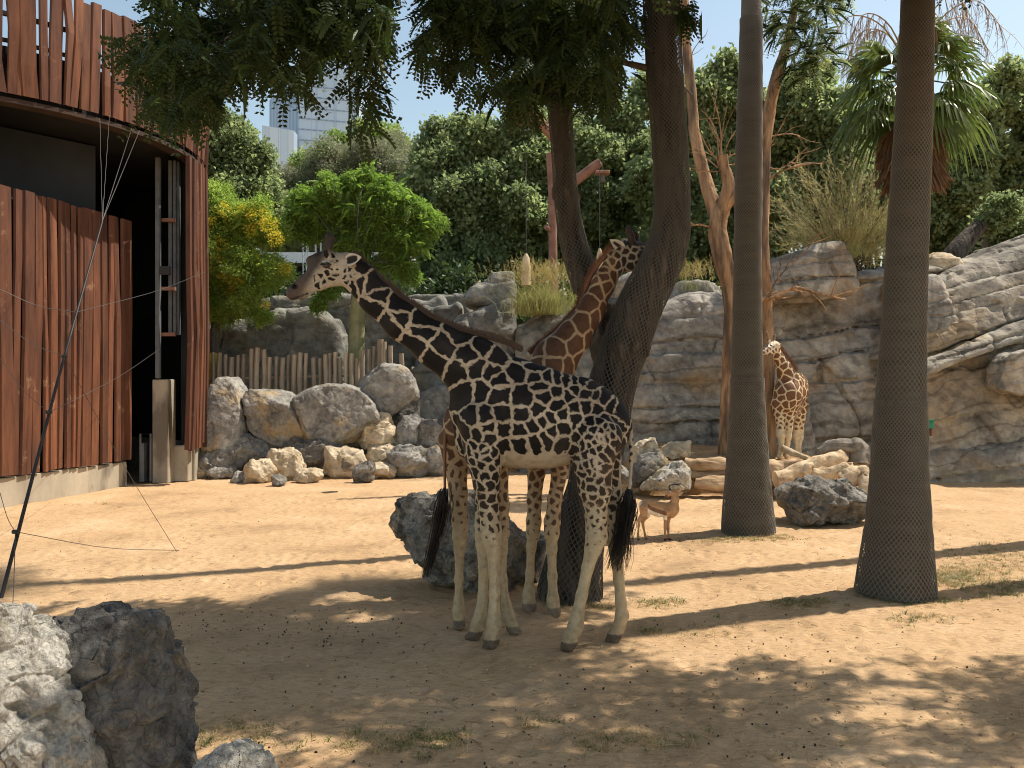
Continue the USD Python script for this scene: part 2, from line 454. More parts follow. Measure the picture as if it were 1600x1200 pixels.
# corten steel: rust with long drip streaks, scuffs and pale worn spots, each sheet its own tone
M['corten'] = look('corten', {
    'g': ('geometry', {}), 'o': ('object_info', {}), 'm': ('mapping', {'scale': (3.0, 3.0, .35)}), 'm2': ('mapping', {'scale': (9, 9, .8)}),
    'n': ('noise_texture', {'scale': 1.0, 'detail': 6, 'roughness': .6}), 'r': ('rgb_ramp', {'ramp': [(.3, (.06, .022, .012)), (.5, (.115, .041, .019)), (.7, (.175, .066, .028))]}),
    'n2': ('noise_texture', {'scale': 1.0, 'detail': 5, 'roughness': .7}), 'r2': ('rgb_ramp', {'ramp': [(.3, (.45, .44, .45)), (.48, (1, 1, 1)), (.7, (1.3, 1.25, 1.2))]}),
    'mu': ('mix', {'mix_type': 'multiply', 'fac': 1.0}),
    'n3': ('noise_texture', {'scale': 1.7, 'detail': 8, 'roughness': .75}), 'r3': ('rgb_ramp', {'ramp': [(.60, (0, 0, 0)), (.72, (.6, .6, .6))]}), 'sc': ('mix', {'color2': (.42, .27, .15)}),
    'mr': ('map_range', {'to_min': .58, 'to_max': 1.22}), 'h': ('hsv', {}),
    'b': ('bump', {'strength': .25, 'distance': .01}),
    'p': ('principled_bsdf', {'roughness': .75, 'specular_ior_level': .3})},
    [('g.position', 'm.vector'), ('g.position', 'm2.vector'), ('m.vector', 'n.vector'), ('n.fac', 'r.fac'), ('m2.vector', 'n2.vector'), ('n2.fac', 'r2.fac'), ('r.color', 'mu.color1'), ('r2.color', 'mu.color2'),
     ('g.position', 'n3.vector'), ('n3.fac', 'r3.fac'), ('r3.color', 'sc.fac'), ('mu.color', 'sc.color1'), ('o.random', 'mr.value'), ('mr.result', 'h.value'), ('sc.color', 'h.color'), ('h.color', 'p.base_color'), ('n2.fac', 'b.height'), ('b.normal', 'p.normal')])
M['corten_return'] = grained('corten_return', (.028, .018, .014), (.055, .032, .022), scale=2.0, random=.15)
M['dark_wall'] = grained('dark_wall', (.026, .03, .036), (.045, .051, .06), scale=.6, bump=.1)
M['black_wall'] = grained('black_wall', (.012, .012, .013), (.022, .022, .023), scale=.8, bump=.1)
M['steel'] = grained('steel', (.075, .08, .083), (.14, .145, .15), scale=3.0, rough=.5, bump=.1)
M['dark_steel'] = plain('dark_steel', (.03, .027, .025), .55)
M['concrete'] = grained('concrete', (.24, .205, .155), (.42, .36, .27), scale=1.4, bump=.25, stretch=(1, 1, .4), spots=((.15, .125, .095), 1.1, .52, .62))
M['stake'] = grained('stake', (.22, .16, .105), (.46, .36, .25), scale=5, bump=.5, bscale=30, stretch=(1, 1, .2), random=.28)
M['log'] = grained('log', (.12, .07, .04), (.46, .32, .18), scale=4, bump=1.0, stops=[(.34, (.10, .06, .035)), (.46, (.30, .19, .105)), (.66, (.48, .34, .20))], bscale=18, stretch=(.35, 1, 1), random=.15)
M['pale_log'] = grained('pale_log', (.3, .2, .11), (.58, .45, .29), scale=5, bump=.9, stops=[(.33, (.24, .155, .085)), (.45, (.44, .32, .195)), (.66, (.60, .47, .31))], bscale=22, random=.1)
M['grey_log'] = grained('grey_log', (.10, .085, .068), (.26, .225, .18), scale=5, bump=.8, bscale=22)
M['bark'] = grained('bark', (.012, .009, .007), (.12, .092, .066), scale=9, bump=1.0, bscale=14, bdist=.09, stretch=(1, 1, .16), stops=[(.34, (.012, .009, .007)), (.46, (.05, .038, .027)), (.66, (.125, .095, .068))])
M['palm_bark'] = grained('palm_bark', (.06, .05, .038), (.14, .119, .09), scale=3, bump=.7, bscale=13, bdist=.04, stretch=(.5, .5, 2.0))
M['warm_bark'] = grained('warm_bark', (.07, .04, .022), (.34, .195, .10), scale=5, bump=1.0, bscale=16, bdist=.05, stretch=(1, 1, .22), stops=[(.33, (.08, .048, .028)), (.46, (.26, .15, .078)), (.66, (.44, .265, .14))], spots=((.095, .065, .046), 1.1, .52, .62))
M['far_bark'] = grained('far_bark', (.05, .042, .034), (.15, .125, .10), scale=2, bump=.4, bscale=8)
M['dark_limb'] = plain('dark_limb', (.05, .052, .028), .8)
M['green_bark'] = grained('green_bark', (.16, .155, .07), (.27, .255, .13), scale=3, bump=.3)
M['net'] = plain('net', (.075, .068, .056), .6)
M['pale_net'] = plain('pale_net', (.135, .12, .095), .6)
M['leaf_near'] = leafy('leaf_near', (.014, .027, .008), (.042, .066, .018), trans=.26, spec=.2)
M['leaf_plane'] = leafy('leaf_plane', (.145, .185, .085), (.32, .37, .175), trans=.52)
M['leaf_plane_dark'] = leafy('leaf_plane_dark', (.105, .145, .068), (.25, .30, .135), trans=.5)
M['leaf_grey'] = leafy('leaf_grey', (.16, .165, .105), (.29, .28, .19), trans=.35)
M['leaf_lime'] = leafy('leaf_lime', (.12, .20, .04), (.24, .34, .08), trans=.5)
M['leaf_yellow'] = leafy('leaf_yellow', (.22, .31, .07), (.38, .46, .12), trans=.55)
M['blossom'] = leafy('blossom', (.52, .44, .045), (.64, .56, .10), trans=.35)
M['leaf_palm'] = leafy('leaf_palm', (.05, .085, .022), (.14, .18, .055), trans=.3, rough=.4)
M['leaf_dry'] = leafy('leaf_dry', (.10, .052, .025), (.24, .135, .062), trans=.2)
M['undergrowth'] = leafy('undergrowth', (.03, .05, .018), (.085, .12, .04), trans=.3)
M['flower_stalk'] = leafy('flower_stalk', (.30, .19, .09), (.50, .35, .18), trans=.2)
M['leaf_tam'] = leafy('leaf_tam', (.23, .215, .095), (.38, .33, .165), trans=.4)
M['grass_dry'] = leafy('grass_dry', (.22, .19, .06), (.46, .36, .15), trans=.3)
M['grass_green'] = leafy('grass_green', (.075, .105, .03), (.17, .19, .06), trans=.3)
M['grass_feather'] = leafy('grass_feather', (.17, .19, .065), (.40, .36, .15), trans=.4)
M['straw'] = leafy('straw', (.30, .21, .09), (.52, .39, .20), trans=.2)
M['litter'] = leafy('litter', (.12, .07, .03), (.34, .22, .09), trans=.15)
M['dung'] = plain('dung', (.022, .016, .011), .8)
M['pebble'] = grained('pebble', (.28, .19, .11), (.52, .36, .2), scale=8, random=.3)
M['wire'] = plain('wire', (.05, .045, .04), .5)
M['pale_wire'] = plain('pale_wire', (.12, .115, .105), .5)
M['rod'] = plain('rod', (.02, .018, .016), .5)
M['rust_pole'] = grained('rust_pole', (.16, .075, .05), (.30, .16, .115), scale=3, bump=.4)
M['pale_wood'] = grained('pale_wood', (.42, .32, .19), (.60, .48, .30), scale=5, bump=.4, stretch=(1, 1, .3))
M['lantern'] = plain('lantern', (.10, .085, .075), .6)
M['shed_wall'] = grained('shed_wall', (.13, .145, .14), (.19, .205, .2), scale=.8, bump=.1)
M['shed_roof'] = plain('shed_roof', (.60, .58, .55), .7)
M['mast'] = plain('mast', (.35, .36, .37), .5)
M['green_box'] = plain('green_box', (.02, .17, .10), .45)
M['yellow_board'] = grained('yellow_board', (.42, .27, .03), (.55, .36, .05), scale=1.5, bump=.05)
M['soil'] = grained('soil', (.26, .155, .075), (.42, .265, .13), scale=4, bump=.6, bscale=30)


# ---------------------------------------------------------------- ground
def ground_z(x, y):
    p = np.stack([np.asarray(x, float), np.asarray(y, float), np.zeros_like(np.asarray(x, float))], -1)
    big = (meshkit.fbm(p * .35 + 3.7, 3, 5) - .5) * .07
    mid = (meshkit.fbm(p * 2.3 + 1.3, 3, 9) - .5) * .036
    return big + mid


def make_ground():
    front = np.radians(np.linspace(-40, 40, 620))
    rest = np.radians(np.linspace(40, 320, 60))[1:-1]
    ang = np.concatenate([front, rest])
    r = np.concatenate([np.geomspace(3.4, 27, 350), np.geomspace(27, 900, 45)[1:]])
    A, R = np.meshgrid(ang, r, indexing='ij')
    X, Y = R * np.sin(A), R * np.cos(A)
    Z = ground_z(X, Y)
    p = np.stack([X, Y, 0 * X], -1)
    fine = (meshkit.fbm(p * [9, 9, 1], 3, 21) - .5) * .03
    # scuffs and hoof prints: shallow dents
    rng = np.random.default_rng(4)
    c = np.stack([rng.uniform(-7, 8, 900), rng.uniform(5, 20, 900)], 1)
    d, _ = cKDTree(c).query(np.stack([X.ravel(), Y.ravel()], 1), distance_upper_bound=.25)
    dent = np.where(d < .25, -.028 * np.exp(-(d / .075) ** 2) + .012 * np.exp(-((d - .12) / .04) ** 2), 0).reshape(X.shape)
    Z = Z + np.where(R < 40, fine + dent, 0)
    n, m = X.shape
    i, j = np.meshgrid(np.arange(n), np.arange(m - 1), indexing='ij')
    i2 = (i + 1) % n
    f = np.stack([i * m + j, i * m + j + 1, i2 * m + j + 1, i2 * m + j], -1).reshape(-1, 4)
    v = np.stack([X, Y, Z], -1).reshape(-1, 3)
    k = np.arange(n)
    f3 = np.vstack([f[:, [0, 2, 1]], f[:, [0, 3, 2]], np.stack([np.full(n, len(v)), (k + 1) % n * m, k * m], 1)])
    v = np.vstack([v, [0, 0, 0]])
    nn = vnormals(v, f3)
    if nn[:, 2].mean() < 0:
        f3 = f3[:, ::-1]
    g = part('ground', (v, f3), M['sand'], None, smooth=True)
    tag(g, 'pale ochre sand floor of the giraffe enclosure', kind='structure')


make_ground()


# ---------------------------------------------------------------- rock masses and boulders
def poly_dist(poly, x, z):
    """Signed distance (negative inside) from the points to a polygon."""
    P = np.asarray(poly, float)
    d = np.full(x.shape, 1e9)
    inside = np.zeros(x.shape, bool)
    for a, b in zip(P, np.roll(P, -1, 0)):
        e = b - a
        t = np.clip(((x - a[0]) * e[0] + (z - a[1]) * e[1]) / max(e @ e, 1e-12), 0, 1)
        d = np.minimum(d, np.hypot(x - a[0] - t * e[0], z - a[1] - t * e[1]))
        c = (a[1] > z) != (b[1] > z)
        with np.errstate(divide='ignore', invalid='ignore'):
            inside ^= c & (x < (b[0] - a[0]) * (z - a[1]) / (b[1] - a[1]) + a[0])
    return np.where(inside, -d, d)


def hsh(i, seed=0):
    return np.modf(np.abs(np.sin(np.asarray(i, float) * 12.9898 + seed * 78.233) * 43758.5453))[0]


def facets(v, n, levels, cell, rng, seed):
    """Broken facets: every small cell of the surface tips its own way."""
    for step, tilt in levels:
        if step < cell * 2.2:
            continue
        cs = rng.uniform(v.min(0) - .05, v.max(0) + .05, (int(min(6000, np.prod(np.ptp(v, axis=0) + .1) / step ** 3 * 1.6) + 12), 3))
        dd, ii = cKDTree(cs).query(v + (meshkit.fbm(v * 3 / step, 2, seed + 3)[:, None] - .5) * .35 * step, k=2)
        rv = rng.normal(size=(len(cs), 3)); rv /= np.linalg.norm(rv, axis=1, keepdims=True)
        amt = ((v - cs[ii[:, 0]]) * rv[ii[:, 0]]).sum(1) * tilt
        v = v + n * (amt * np.minimum((dd[:, 1] - dd[:, 0]) / max(1.2 * cell, .04 * step), 1))[:, None]
    return v


def massif(poly, Y, deep=2.0, R=.6, h=.06, lean=.0, seed=0, layer=.75, slope=.1, amp=.22, crack=.14, joint=2.6, rough=.05, yaw=0.0, facet=0.0):
    """A mass of bedded rock that fills the outline, rounded to the front and top; layers of uneven height step in and out, with cracks between."""
    P = np.array([W(px, py, Y)[[0, 2]] for px, py in poly])
    lo, hi = P.min(0) - 3 * h, P.max(0) + 3 * h
    xs, zs = np.arange(lo[0], hi[0] + h, h), np.arange(lo[1], hi[1] + h, h)
    X, Z = np.meshgrid(xs, zs, indexing='ij')
    d2 = poly_dist(P, X, Z)
    q = np.stack([X, Z, np.zeros_like(X)], -1)
    d2 = d2 + (meshkit.fbm(q * 1.3 + seed, 3, seed) - .5) * .16 * min(1, R * 2)
    s = (Z - slope * X + .30 * layer * (meshkit.fbm(q * [.35, .6, 1] + 9 * seed, 3, seed + 3) - .5) * 2) / layer
    s = s + .22 * np.sin(s * 2.1 + seed)
    li = np.floor(s); fr = s - li
    prot = hsh(li, seed)
    e = np.minimum(fr, 1 - fr) * layer
    nb = np.where(fr < .5, hsh(li - 1, seed), hsh(li + 1, seed))
    bl = .5 * np.exp(-e / .045)
    prot = prot * (1 - bl) + nb * bl
    strength = .35 + .65 * hsh(np.where(fr < .5, li, li + 1), seed + 5)
    g = 1.25 * crack * strength * np.exp(-(e / .034) ** 2)
    u = X / joint + hsh(li, seed + 2) * 3 + .12 * np.sin(Z * 2 + seed)
    ui = np.floor(u); ue = np.minimum(u - ui, 1 - u + ui) * joint
    on = hsh(li * 7 + np.where(u - ui < .5, ui, ui + 1) * 3, seed + 8) > .45
    g = g + np.where(on, .8 * crack * np.exp(-(ue / .04) ** 2), 0)
    bulge = (hsh(li * 5 + ui * 11, seed + 4) - .5) * .35 * amp
    front = Y + lean * (Z - lo[1]) + yaw * (X - X.mean()) - amp * prot - bulge + g + (meshkit.fbm(q * .8 + 5 * seed, 3, seed + 6) - .5) * .38
    y0 = front.min() - 3 * h
    ys = np.arange(y0, Y + deep + 4 * h, h)
    D = np.broadcast_to(d2[:, None, :] + R, (len(xs), len(ys), len(zs)))
    B = front[:, None, :] - ys[None, :, None] + R
    F = np.hypot(np.maximum(D, 0), np.maximum(B, 0)) + np.minimum(np.maximum(D, B), 0) - R
    F = np.maximum(F, (ys - Y - deep)[None, :, None])
    v, f = nets(F, np.array([xs[0], ys[0], zs[0]]), h)
    n = vnormals(v, f)
    v = facets(v, n, ((1.1, .08), (.45, .05)), h, np.random.default_rng(seed + 50), seed)
    v = v + n * ((meshkit.fbm(v * 2.6 + seed, 4, seed + 11) - .5) * 2 * rough)[:, None]
    return v, f


def boulder(poly, Y, deep=1.0, R=.3, h=.035, seed=0, cuts=5, rough=.03, chip=.05, chip_size=.35, tip=(0, 0)):
    """A boulder that fills the outline: rounded all round, some flat broken faces, chipped surface."""
    rng = np.random.default_rng(seed + 100)
    P = np.array([W(px, py, Y)[[0, 2]] for px, py in poly])
    lo, hi = P.min(0) - 3 * h, P.max(0) + 3 * h
    xs, zs = np.arange(lo[0], hi[0] + h, h), np.arange(lo[1], hi[1] + h, h)
    ys = np.arange(Y - deep / 2 - 4 * h, Y + deep / 2 + 4 * h, h)
    X, Z = np.meshgrid(xs, zs, indexing='ij')
    d2 = poly_dist(P, X, Z)[:, None, :]
    yy = ys[None, :, None] - Y
    B = np.abs(yy) - deep / 2
    F = np.hypot(np.maximum(d2 + R, 0), np.maximum(B + R, 0)) + np.minimum(np.maximum(d2 + R, B + R), 0) - R
    cx, cz = P.mean(0)
    half = (hi - lo) / 2
    for _ in range(cuts):
        n = nrm([rng.normal() * .7, -abs(rng.normal() * .8) - .35 if rng.random() < .75 else abs(rng.normal()) + .3, rng.normal() * .7 + .25])
        reach = abs(n[0]) * half[0] + abs(n[1]) * deep / 2 + abs(n[2]) * half[1]
        F = np.maximum(F, n[0] * (X[:, None, :] - cx) + n[1] * yy + n[2] * (Z[:, None, :] - cz) - reach * rng.uniform(.46, .70))
    v, f = nets(F, np.array([xs[0], ys[0], zs[0]]), h)
    n = vnormals(v, f)
    v = facets(v, n, ((.5, .10), (.22, .13), (.1, .12)), h, rng, seed)
    k = max(6, int(np.prod(v.max(0) - v.min(0)) / chip_size ** 3 * 3) + 8)
    seeds = rng.uniform(v.min(0), v.max(0), (min(k, 4000), 3))
    d, ix = cKDTree(seeds).query(v + (meshkit.fbm(v * 3, 2, seed)[:, None] - .5) * chip_size * .6, k=2)
    edge = np.minimum((d[:, 1] - d[:, 0]) / chip_size, .5)
    v = v + n * (chip * ((hsh(ix[:, 0], seed) - .5) * np.minimum(edge * 5, 1) + (edge - .25) * .6) + (meshkit.fbm(v / chip_size * .9 + seed, 5, seed) - .5) * 2 * rough)[:, None]
    return v, f


def rubble(poly, Y, deep=1.0, seed=0, front=9, cell=.05, rough=.02, spread=.35, chip=.03):
    """A broken stone: flat faces between the outline and random corner points in front of and behind it."""
    rng = np.random.default_rng(seed + 900)
    P = np.array([W(px, py, Y) for px, py in poly])
    P = P + np.c_[np.zeros(len(P)), rng.uniform(-1, 1, len(P)) * deep * spread * .5, np.zeros(len(P))]
    c = P.mean(0)
    Q = []
    for _ in range(front):
        u = P[rng.integers(len(P))]
        t = rng.uniform(.35, .85)
        Q.append(c + (u - c) * t + [0, -deep / 2 * math.sqrt(max(.05, 1 - t * t)) * rng.uniform(.65, 1.0), 0])
    for _ in range(5):
        u = P[rng.integers(len(P))]
        t = rng.uniform(.3, .8)
        Q.append(c + (u - c) * t + [0, deep / 2 * rng.uniform(.7, 1.1), 0])
    m = trimesh.convex.convex_hull(np.vstack([P, Q]))
    v, f = trimesh.remesh.subdivide_to_size(np.array(m.vertices), np.array(m.faces), cell, max_iter=20)
    t = trimesh.Trimesh(v, f, process=True)
    t.merge_vertices()
    trimesh.smoothing.filter_laplacian(t, lamb=.5, iterations=2)
    v, f = np.array(t.vertices), np.array(t.faces)
    n = vnormals(v, f)
    s = max(deep, .4)
    d, ix = cKDTree(rng.uniform(v.min(0), v.max(0), (60, 3))).query(v + (meshkit.fbm(v * 4 / s, 2, seed)[:, None] - .5) * .3 * s, k=2)
    v = facets(v, n, ((.42 * s, .24), (.17 * s, .22), (.075 * s, .16)), cell, rng, seed)
    rid = np.abs(meshkit.fbm(v * (2.6 / s) + seed, 4, seed + 2) - .5) * 2
    v = v + n * ((hsh(ix[:, 0], seed) - .5) * chip * np.minimum((d[:, 1] - d[:, 0]) / (.06 * s), 1) * s - (rid - .25) * rough * 2.4 * s + (meshkit.fbm(v * (5 / s) + seed, 5, seed) - .5) * 2.4 * rough * s)[:, None]
    return v, f


def smooth_poly(pts, n=None):
    p = np.asarray(pts, float)
    q = np.vstack([p[-2:], p, p[:3]])
    c = spline(q, (len(q) - 1) * 6 + 1)
    return c[12:12 + len(p) * 6]


def ell(x0, y0, x1, y1, k=2.6, tilt=0.0, n=22, seed=0):
    """A rough rounded outline in the photo box."""
    rng = np.random.default_rng(seed)
    a = np.arange(n) / n * 2 * np.pi
    c, s = np.cos(a), np.sin(a)
    m = 1 + .07 * rng.normal(size=n)
    x = np.sign(c) * np.abs(c) ** (2 / k) * m; y = np.sign(s) * np.abs(s) ** (2 / k) * m
    x = x + tilt * y
    x /= np.abs(x).max(); y /= np.abs(y).max()
    return np.stack([(x0 + x1) / 2 + x * (x1 - x0) / 2, (y0 + y1) / 2 + y * (y1 - y0) / 2], 1)


# rock wall on the right: several masses of one built-up cliff
cliff = thing('rock_cliff', 'long grey and ochre bedded rock cliff closing the enclosure behind the small giraffe', 'rock cliff', (8, 23, 0))
part('rock_face', massif(smooth_poly([(990, 860), (985, 650), (1000, 560), (1030, 480), (1075, 452), (1135, 446), (1180, 458), (1215, 486), (1238, 540), (1250, 600), (1262, 640), (1262, 860)]), 22.8, 2.6, 1.0, .045, .10, 1, .62, .03, .24, .13, 2.2), M['wall_rock'], cliff, smooth=True)
part('rock_face', massif([(1195, 800), (1195, 470), (1222, 452), (1300, 446), (1365, 418), (1400, 408), (1450, 405), (1500, 412), (1500, 800)], 23.2, 2.6, .55, .045, .12, 2, 1.0, .14, .34, .17, 2.6), M['wall_rock'], cliff, smooth=True)
part('rock_face', massif([(1436, 800), (1438, 560), (1520, 532), (1640, 500), (1760, 470), (1760, 800)], 22.15, 2.6, .35, .05, .16, 3, 1.5, .27, .16, .10, 3.8), M['slope_rock'], cliff, smooth=True)
part('ledge', massif([(1400, 585), (1500, 545), (1600, 508), (1760, 455), (1760, 478), (1610, 535), (1530, 558), (1440, 592), (1400, 602)], 21.95, 2.2, .18, .035, .4, 4, .36, .28, .18, .08, 2.6), M['slope_rock'], cliff, smooth=True)
part('ledge', massif([(1380, 560), (1400, 520), (1500, 490), (1600, 458), (1760, 415), (1760, 455), (1610, 505), (1520, 530), (1430, 565)], 22.5, 2.2, .3, .04, .3, 5, .5, .28, .18, .09, 3.0), M['slope_rock'], cliff, smooth=True)
part('ledge', massif([(1395, 530), (1400, 440), (1480, 424), (1560, 400), (1640, 372), (1760, 340), (1760, 430), (1610, 470), (1500, 505)], 23.0, 2.4, .4, .045, .3, 6, .62, .24, .26, .12, 2.6), M['slope_rock'], cliff, smooth=True)
part('rock_face', massif(smooth_poly([(1470, 470), (1478, 422), (1500, 402), (1545, 394), (1600, 372), (1680, 345), (1760, 330), (1760, 420), (1600, 440)]), 24.2, 2.4, .5, .05, .2, 7, .8, .2, .25, .12, 2.2), M['slope_rock'], cliff, smooth=True)
part('rock_face', massif(smooth_poly([(1430, 500), (1432, 430), (1455, 422), (1488, 432), (1500, 470), (1498, 520), (1450, 560), (1425, 560)]), 22.75, 1.6, .4, .04, .1, 8, .6, .12, .12, .1, 2.0), M['wall_rock'], cliff, smooth=True)
part('knob', boulder(smooth_poly([(1560, 610), (1556, 580), (1568, 556), (1600, 548), (1650, 545), (1690, 560), (1690, 612), (1620, 618)]), 22.0, 1.4, .35, .04, 31, 3, .03, .05), M['slope_rock'], cliff, smooth=True)
part('rock_face', massif(smooth_poly([(1180, 860), (1185, 620), (1225, 606), (1262, 618), (1280, 650), (1284, 860)]), 22.3, 1.5, .5, .045, .06, 9, .95, .05, .1, .1, 1.8), M['wall_rock'], cliff, smooth=True)
part('rock_foot', massif([(1440, 800), (1440, 716), (1500, 700), (1540, 706), (1600, 690), (1760, 640), (1760, 800)], 21.75, 1.8, .4, .05, .2, 10, .8, .2, .15, .12, 2.6), M['slope_rock'], cliff, smooth=True)
part('rock_face', massif([(806, 800), (806, 506), (830, 492), (880, 474), (935, 464), (1000, 448), (1030, 470), (1040, 800)], 24.2, 2.4, .6, .05, .12, 12, 1.6, .06, .12, .07, 3.5), M['back_rock'], cliff, smooth=True)
solo('cliff_boulder', massif(smooth_poly([(1204, 466), (1203, 430), (1208, 404), (1232, 396), (1280, 378), (1316, 374), (1328, 378), (1342, 404), (1349, 440), (1338, 458), (1290, 464)]), 22.6, 2.4, .35, .04, .12, 14, .62, .05, .14, .12, 2.2, .04), M['wall_rock'], 'big flat-topped grey block resting on the cliff above the small giraffe', 'boulder', smooth=True)
solo('cliff_boulder', boulder(smooth_poly([(1440, 420), (1446, 404), (1462, 395), (1482, 398), (1496, 414), (1490, 428), (1450, 430)]), 24.6, 1.0, .25, .04, 33, 3), M['tan_rock'], 'small tan rounded stone on the cliff top right of the thick netted palm trunk', 'boulder', smooth=True)
# rock wall at the back left
back = thing('back_rock_wall', 'low shaded rock wall with a flat sunlit top behind the stake fence', 'rock wall', (-4, 28, 0))
part('rock_face', massif(smooth_poly([(300, 720), (300, 520), (330, 505), (400, 486), (432, 479), (482, 477), (496, 482), (512, 497), (528, 520), (532, 720)]), 27.6, 2.0, .35, .06, .08, 15, 1.2, -.02, .12, .10, 2.4), M['back_rock'], back, smooth=True)
part('rock_face', massif(smooth_poly([(500, 720), (500, 480), (530, 468), (600, 462), (660, 466), (700, 480), (730, 720)]), 28.6, 2.0, .35, .06, .08, 16, 1.3, .02, .12, .10, 2.8), M['back_rock'], back, smooth=True)
part('cap_slab', massif([(380, 492), (385, 468), (430, 462), (520, 459), (610, 462), (610, 482), (500, 480)], 29.2, 3.0, .2, .05, .1, 17, .5, .0, .08, .06, 2.0), M['back_rock'], back, smooth=True)
part('cap_slab', massif([(600, 492), (612, 466), (660, 458), (734, 456), (736, 490)], 29.5, 3.0, .2, .05, .1, 18, .4, .0, .1, .06, 2.0), M['back_rock'], back, smooth=True)
part('rock_face', massif(smooth_poly([(660, 720), (650, 500), (672, 478), (700, 474), (720, 490), (720, 720)]), 27.4, 2.0, .3, .05, .08, 19, .6, .0, .1, .08, 2.0), M['back_rock'], back, smooth=True)
for i, (pl, Y, d, lab) in enumerate([
    ([(726, 474), (730, 452), (742, 440), (756, 436), (766, 421), (785, 419), (804, 424), (806, 450), (800, 474), (770, 478)], 26.6, 1.8, 'upright grey block topping the rock pile left of the feathery grass'),
    ([(706, 520), (712, 494), (740, 484), (780, 468), (804, 466), (808, 490), (806, 540), (800, 570), (760, 566), (712, 556)], 25.6, 1.8, 'pale-topped slanted slab right above the dark giraffe\'s neck'),
    ([(600, 790), (604, 650), (640, 624), (690, 600), (718, 604), (728, 640), (726, 790)], 24.6, 1.8, 'large dark shaded boulder between the round boulder and the dark giraffe'),
    ([(640, 790), (634, 592), (646, 572), (660, 548), (700, 548), (760, 560), (800, 560), (810, 790)], 26.0, 1.6, 'smooth shaded rock face under the dark giraffe\'s neck')]):
    solo('back_boulder', massif(smooth_poly(pl), Y, d, .35, .045, .12, 40 + i, 1.0, .08, .08, .06, 2.5, .04), M['back_rock'], lab, 'boulder', smooth=True)
for i, (pl, Y, lab) in enumerate([
    ([(1040, 470), (1052, 446), (1075, 440), (1110, 444), (1128, 462), (1126, 480), (1050, 482)], 25.5, 'pale flat stone on the cliff top just right of the forked trunk'),
    ([(955, 470), (960, 444), (975, 430), (1000, 432), (1010, 450), (1010, 476)], 25.6, 'pale stone showing under the chin of the giraffe in the tree fork')]):
    solo('top_stone', boulder(smooth_poly(pl), Y, 1.2, .2, .04, 60 + i, 4), M['boulder'], lab, 'boulder', smooth=True)

# boulder row and broken stone below it
ROW = [
    ([(316, 700), (318, 640), (328, 616), (344, 596), (356, 589), (368, 594), (380, 616), (388, 650), (386, 690), (360, 712)], 23.7, 1.5, 'barrel-shaped grey boulder with a layered top beside the rusty building', 'boulder'),
    ([(388, 640), (388, 616), (400, 609), (436, 609), (458, 620), (470, 650), (478, 684), (452, 698), (420, 690), (398, 674)], 23.8, 1.5, 'round-topped brown-grey boulder second from the rusty building', 'boulder'),
    ([(462, 640), (466, 618), (490, 606), (520, 600), (552, 604), (580, 620), (594, 650), (592, 676), (560, 690), (500, 700), (478, 684)], 24.0, 1.7, 'widest sunlit boulder of the row under the stake fence', 'boulder'),
    ([(565, 612), (568, 590), (584, 574), (606, 567), (630, 572), (646, 590), (652, 616), (636, 634), (604, 652), (586, 640)], 24.6, 1.4, 'ball-shaped grey boulder beside the end of the stake fence', 'boulder')]
for i, (pl, Y, d, lab, mt) in enumerate(ROW):
    solo('row_boulder', boulder(smooth_poly(pl), Y, d, .32, .03, 71 + i, 6, .035, .05, .55), M['boulder'], lab, 'boulder', smooth=True)
PILE = [
    (298, 696, 397, 738, 22.9, 'boulder', 'wide mottled grey rock low in the pile next to the rusty building'),
    (326, 674, 447, 730, 23.3, 'boulder', 'broad smooth rock above the mottled one at the foot of the barrel-shaped boulder'),
    (290, 724, 326, 752, 22.4, 'tan_rock', 'tan wedge stone touching the concrete foot of the rusty building'),
    (323, 726, 374, 751, 22.5, 'boulder', 'low pale grey stone second along the bottom of the pile'),
    (380, 712, 429, 751, 22.5, 'tan_rock', 'peaked tan-grey stone at the bottom of the pile'),
    (421, 699, 476, 748, 22.6, 'tan_rock', 'bright cream slab leaning in the pile'),
    (447, 685, 537, 732, 23.0, 'blue_rock', 'wide rough blue-grey rock in the middle of the pile'),
    (463, 728, 504, 751, 22.4, 'tan_rock', 'small cream block at the bottom of the pile'),
    (474, 711, 507, 742, 22.7, 'tan_rock', 'small jagged cream stone above the cream block'),
    (508, 704, 570, 751, 22.5, 'tan_rock', 'large cream pointed stone at the front of the pile'),
    (515, 653, 566, 704, 23.2, 'blue_rock', 'blue-grey angular rock standing high in the pile'),
    (563, 654, 622, 704, 23.2, 'tan_rock', 'bright cream angular rock next to the blue-grey one high in the pile'),
    (571, 697, 622, 732, 22.8, 'tan_rock', 'peach wedge resting on a small stone'),
    (575, 724, 617, 748, 22.5, 'tan_rock', 'small brown stone under the peach wedge'),
    (607, 699, 674, 745, 22.7, 'boulder', 'broad grey striped rock near the dark giraffe\'s chest'),
    (620, 653, 663, 705, 23.3, 'boulder', 'crumbly grey rock high in the pile beside the bright cream one'),
    (648, 657, 690, 706, 23.5, 'blue_rock', 'smooth blue-grey rock rightmost in the upper pile'),
    (662, 702, 700, 745, 22.7, 'boulder', 'grey stone peeping out beside the giraffe\'s hind leg'),
    (534, 693, 553, 714, 22.7, 'blue_rock', 'tiny blue-grey stone wedged between bigger ones'),
    (553, 716, 586, 748, 22.6, 'blue_rock', 'tilted grey stone right of the large cream pointed one'),
    (362, 734, 392, 752, 22.3, 'boulder', 'flat little grey stone at the sand\'s edge'),
    (426, 733, 444, 751, 22.3, 'blue_rock', 'smallest blue-grey pebble-like stone at the sand\'s edge'),
    (470, 676, 540, 700, 23.6, 'boulder', 'dark rock deep in the gap under the widest boulder')]
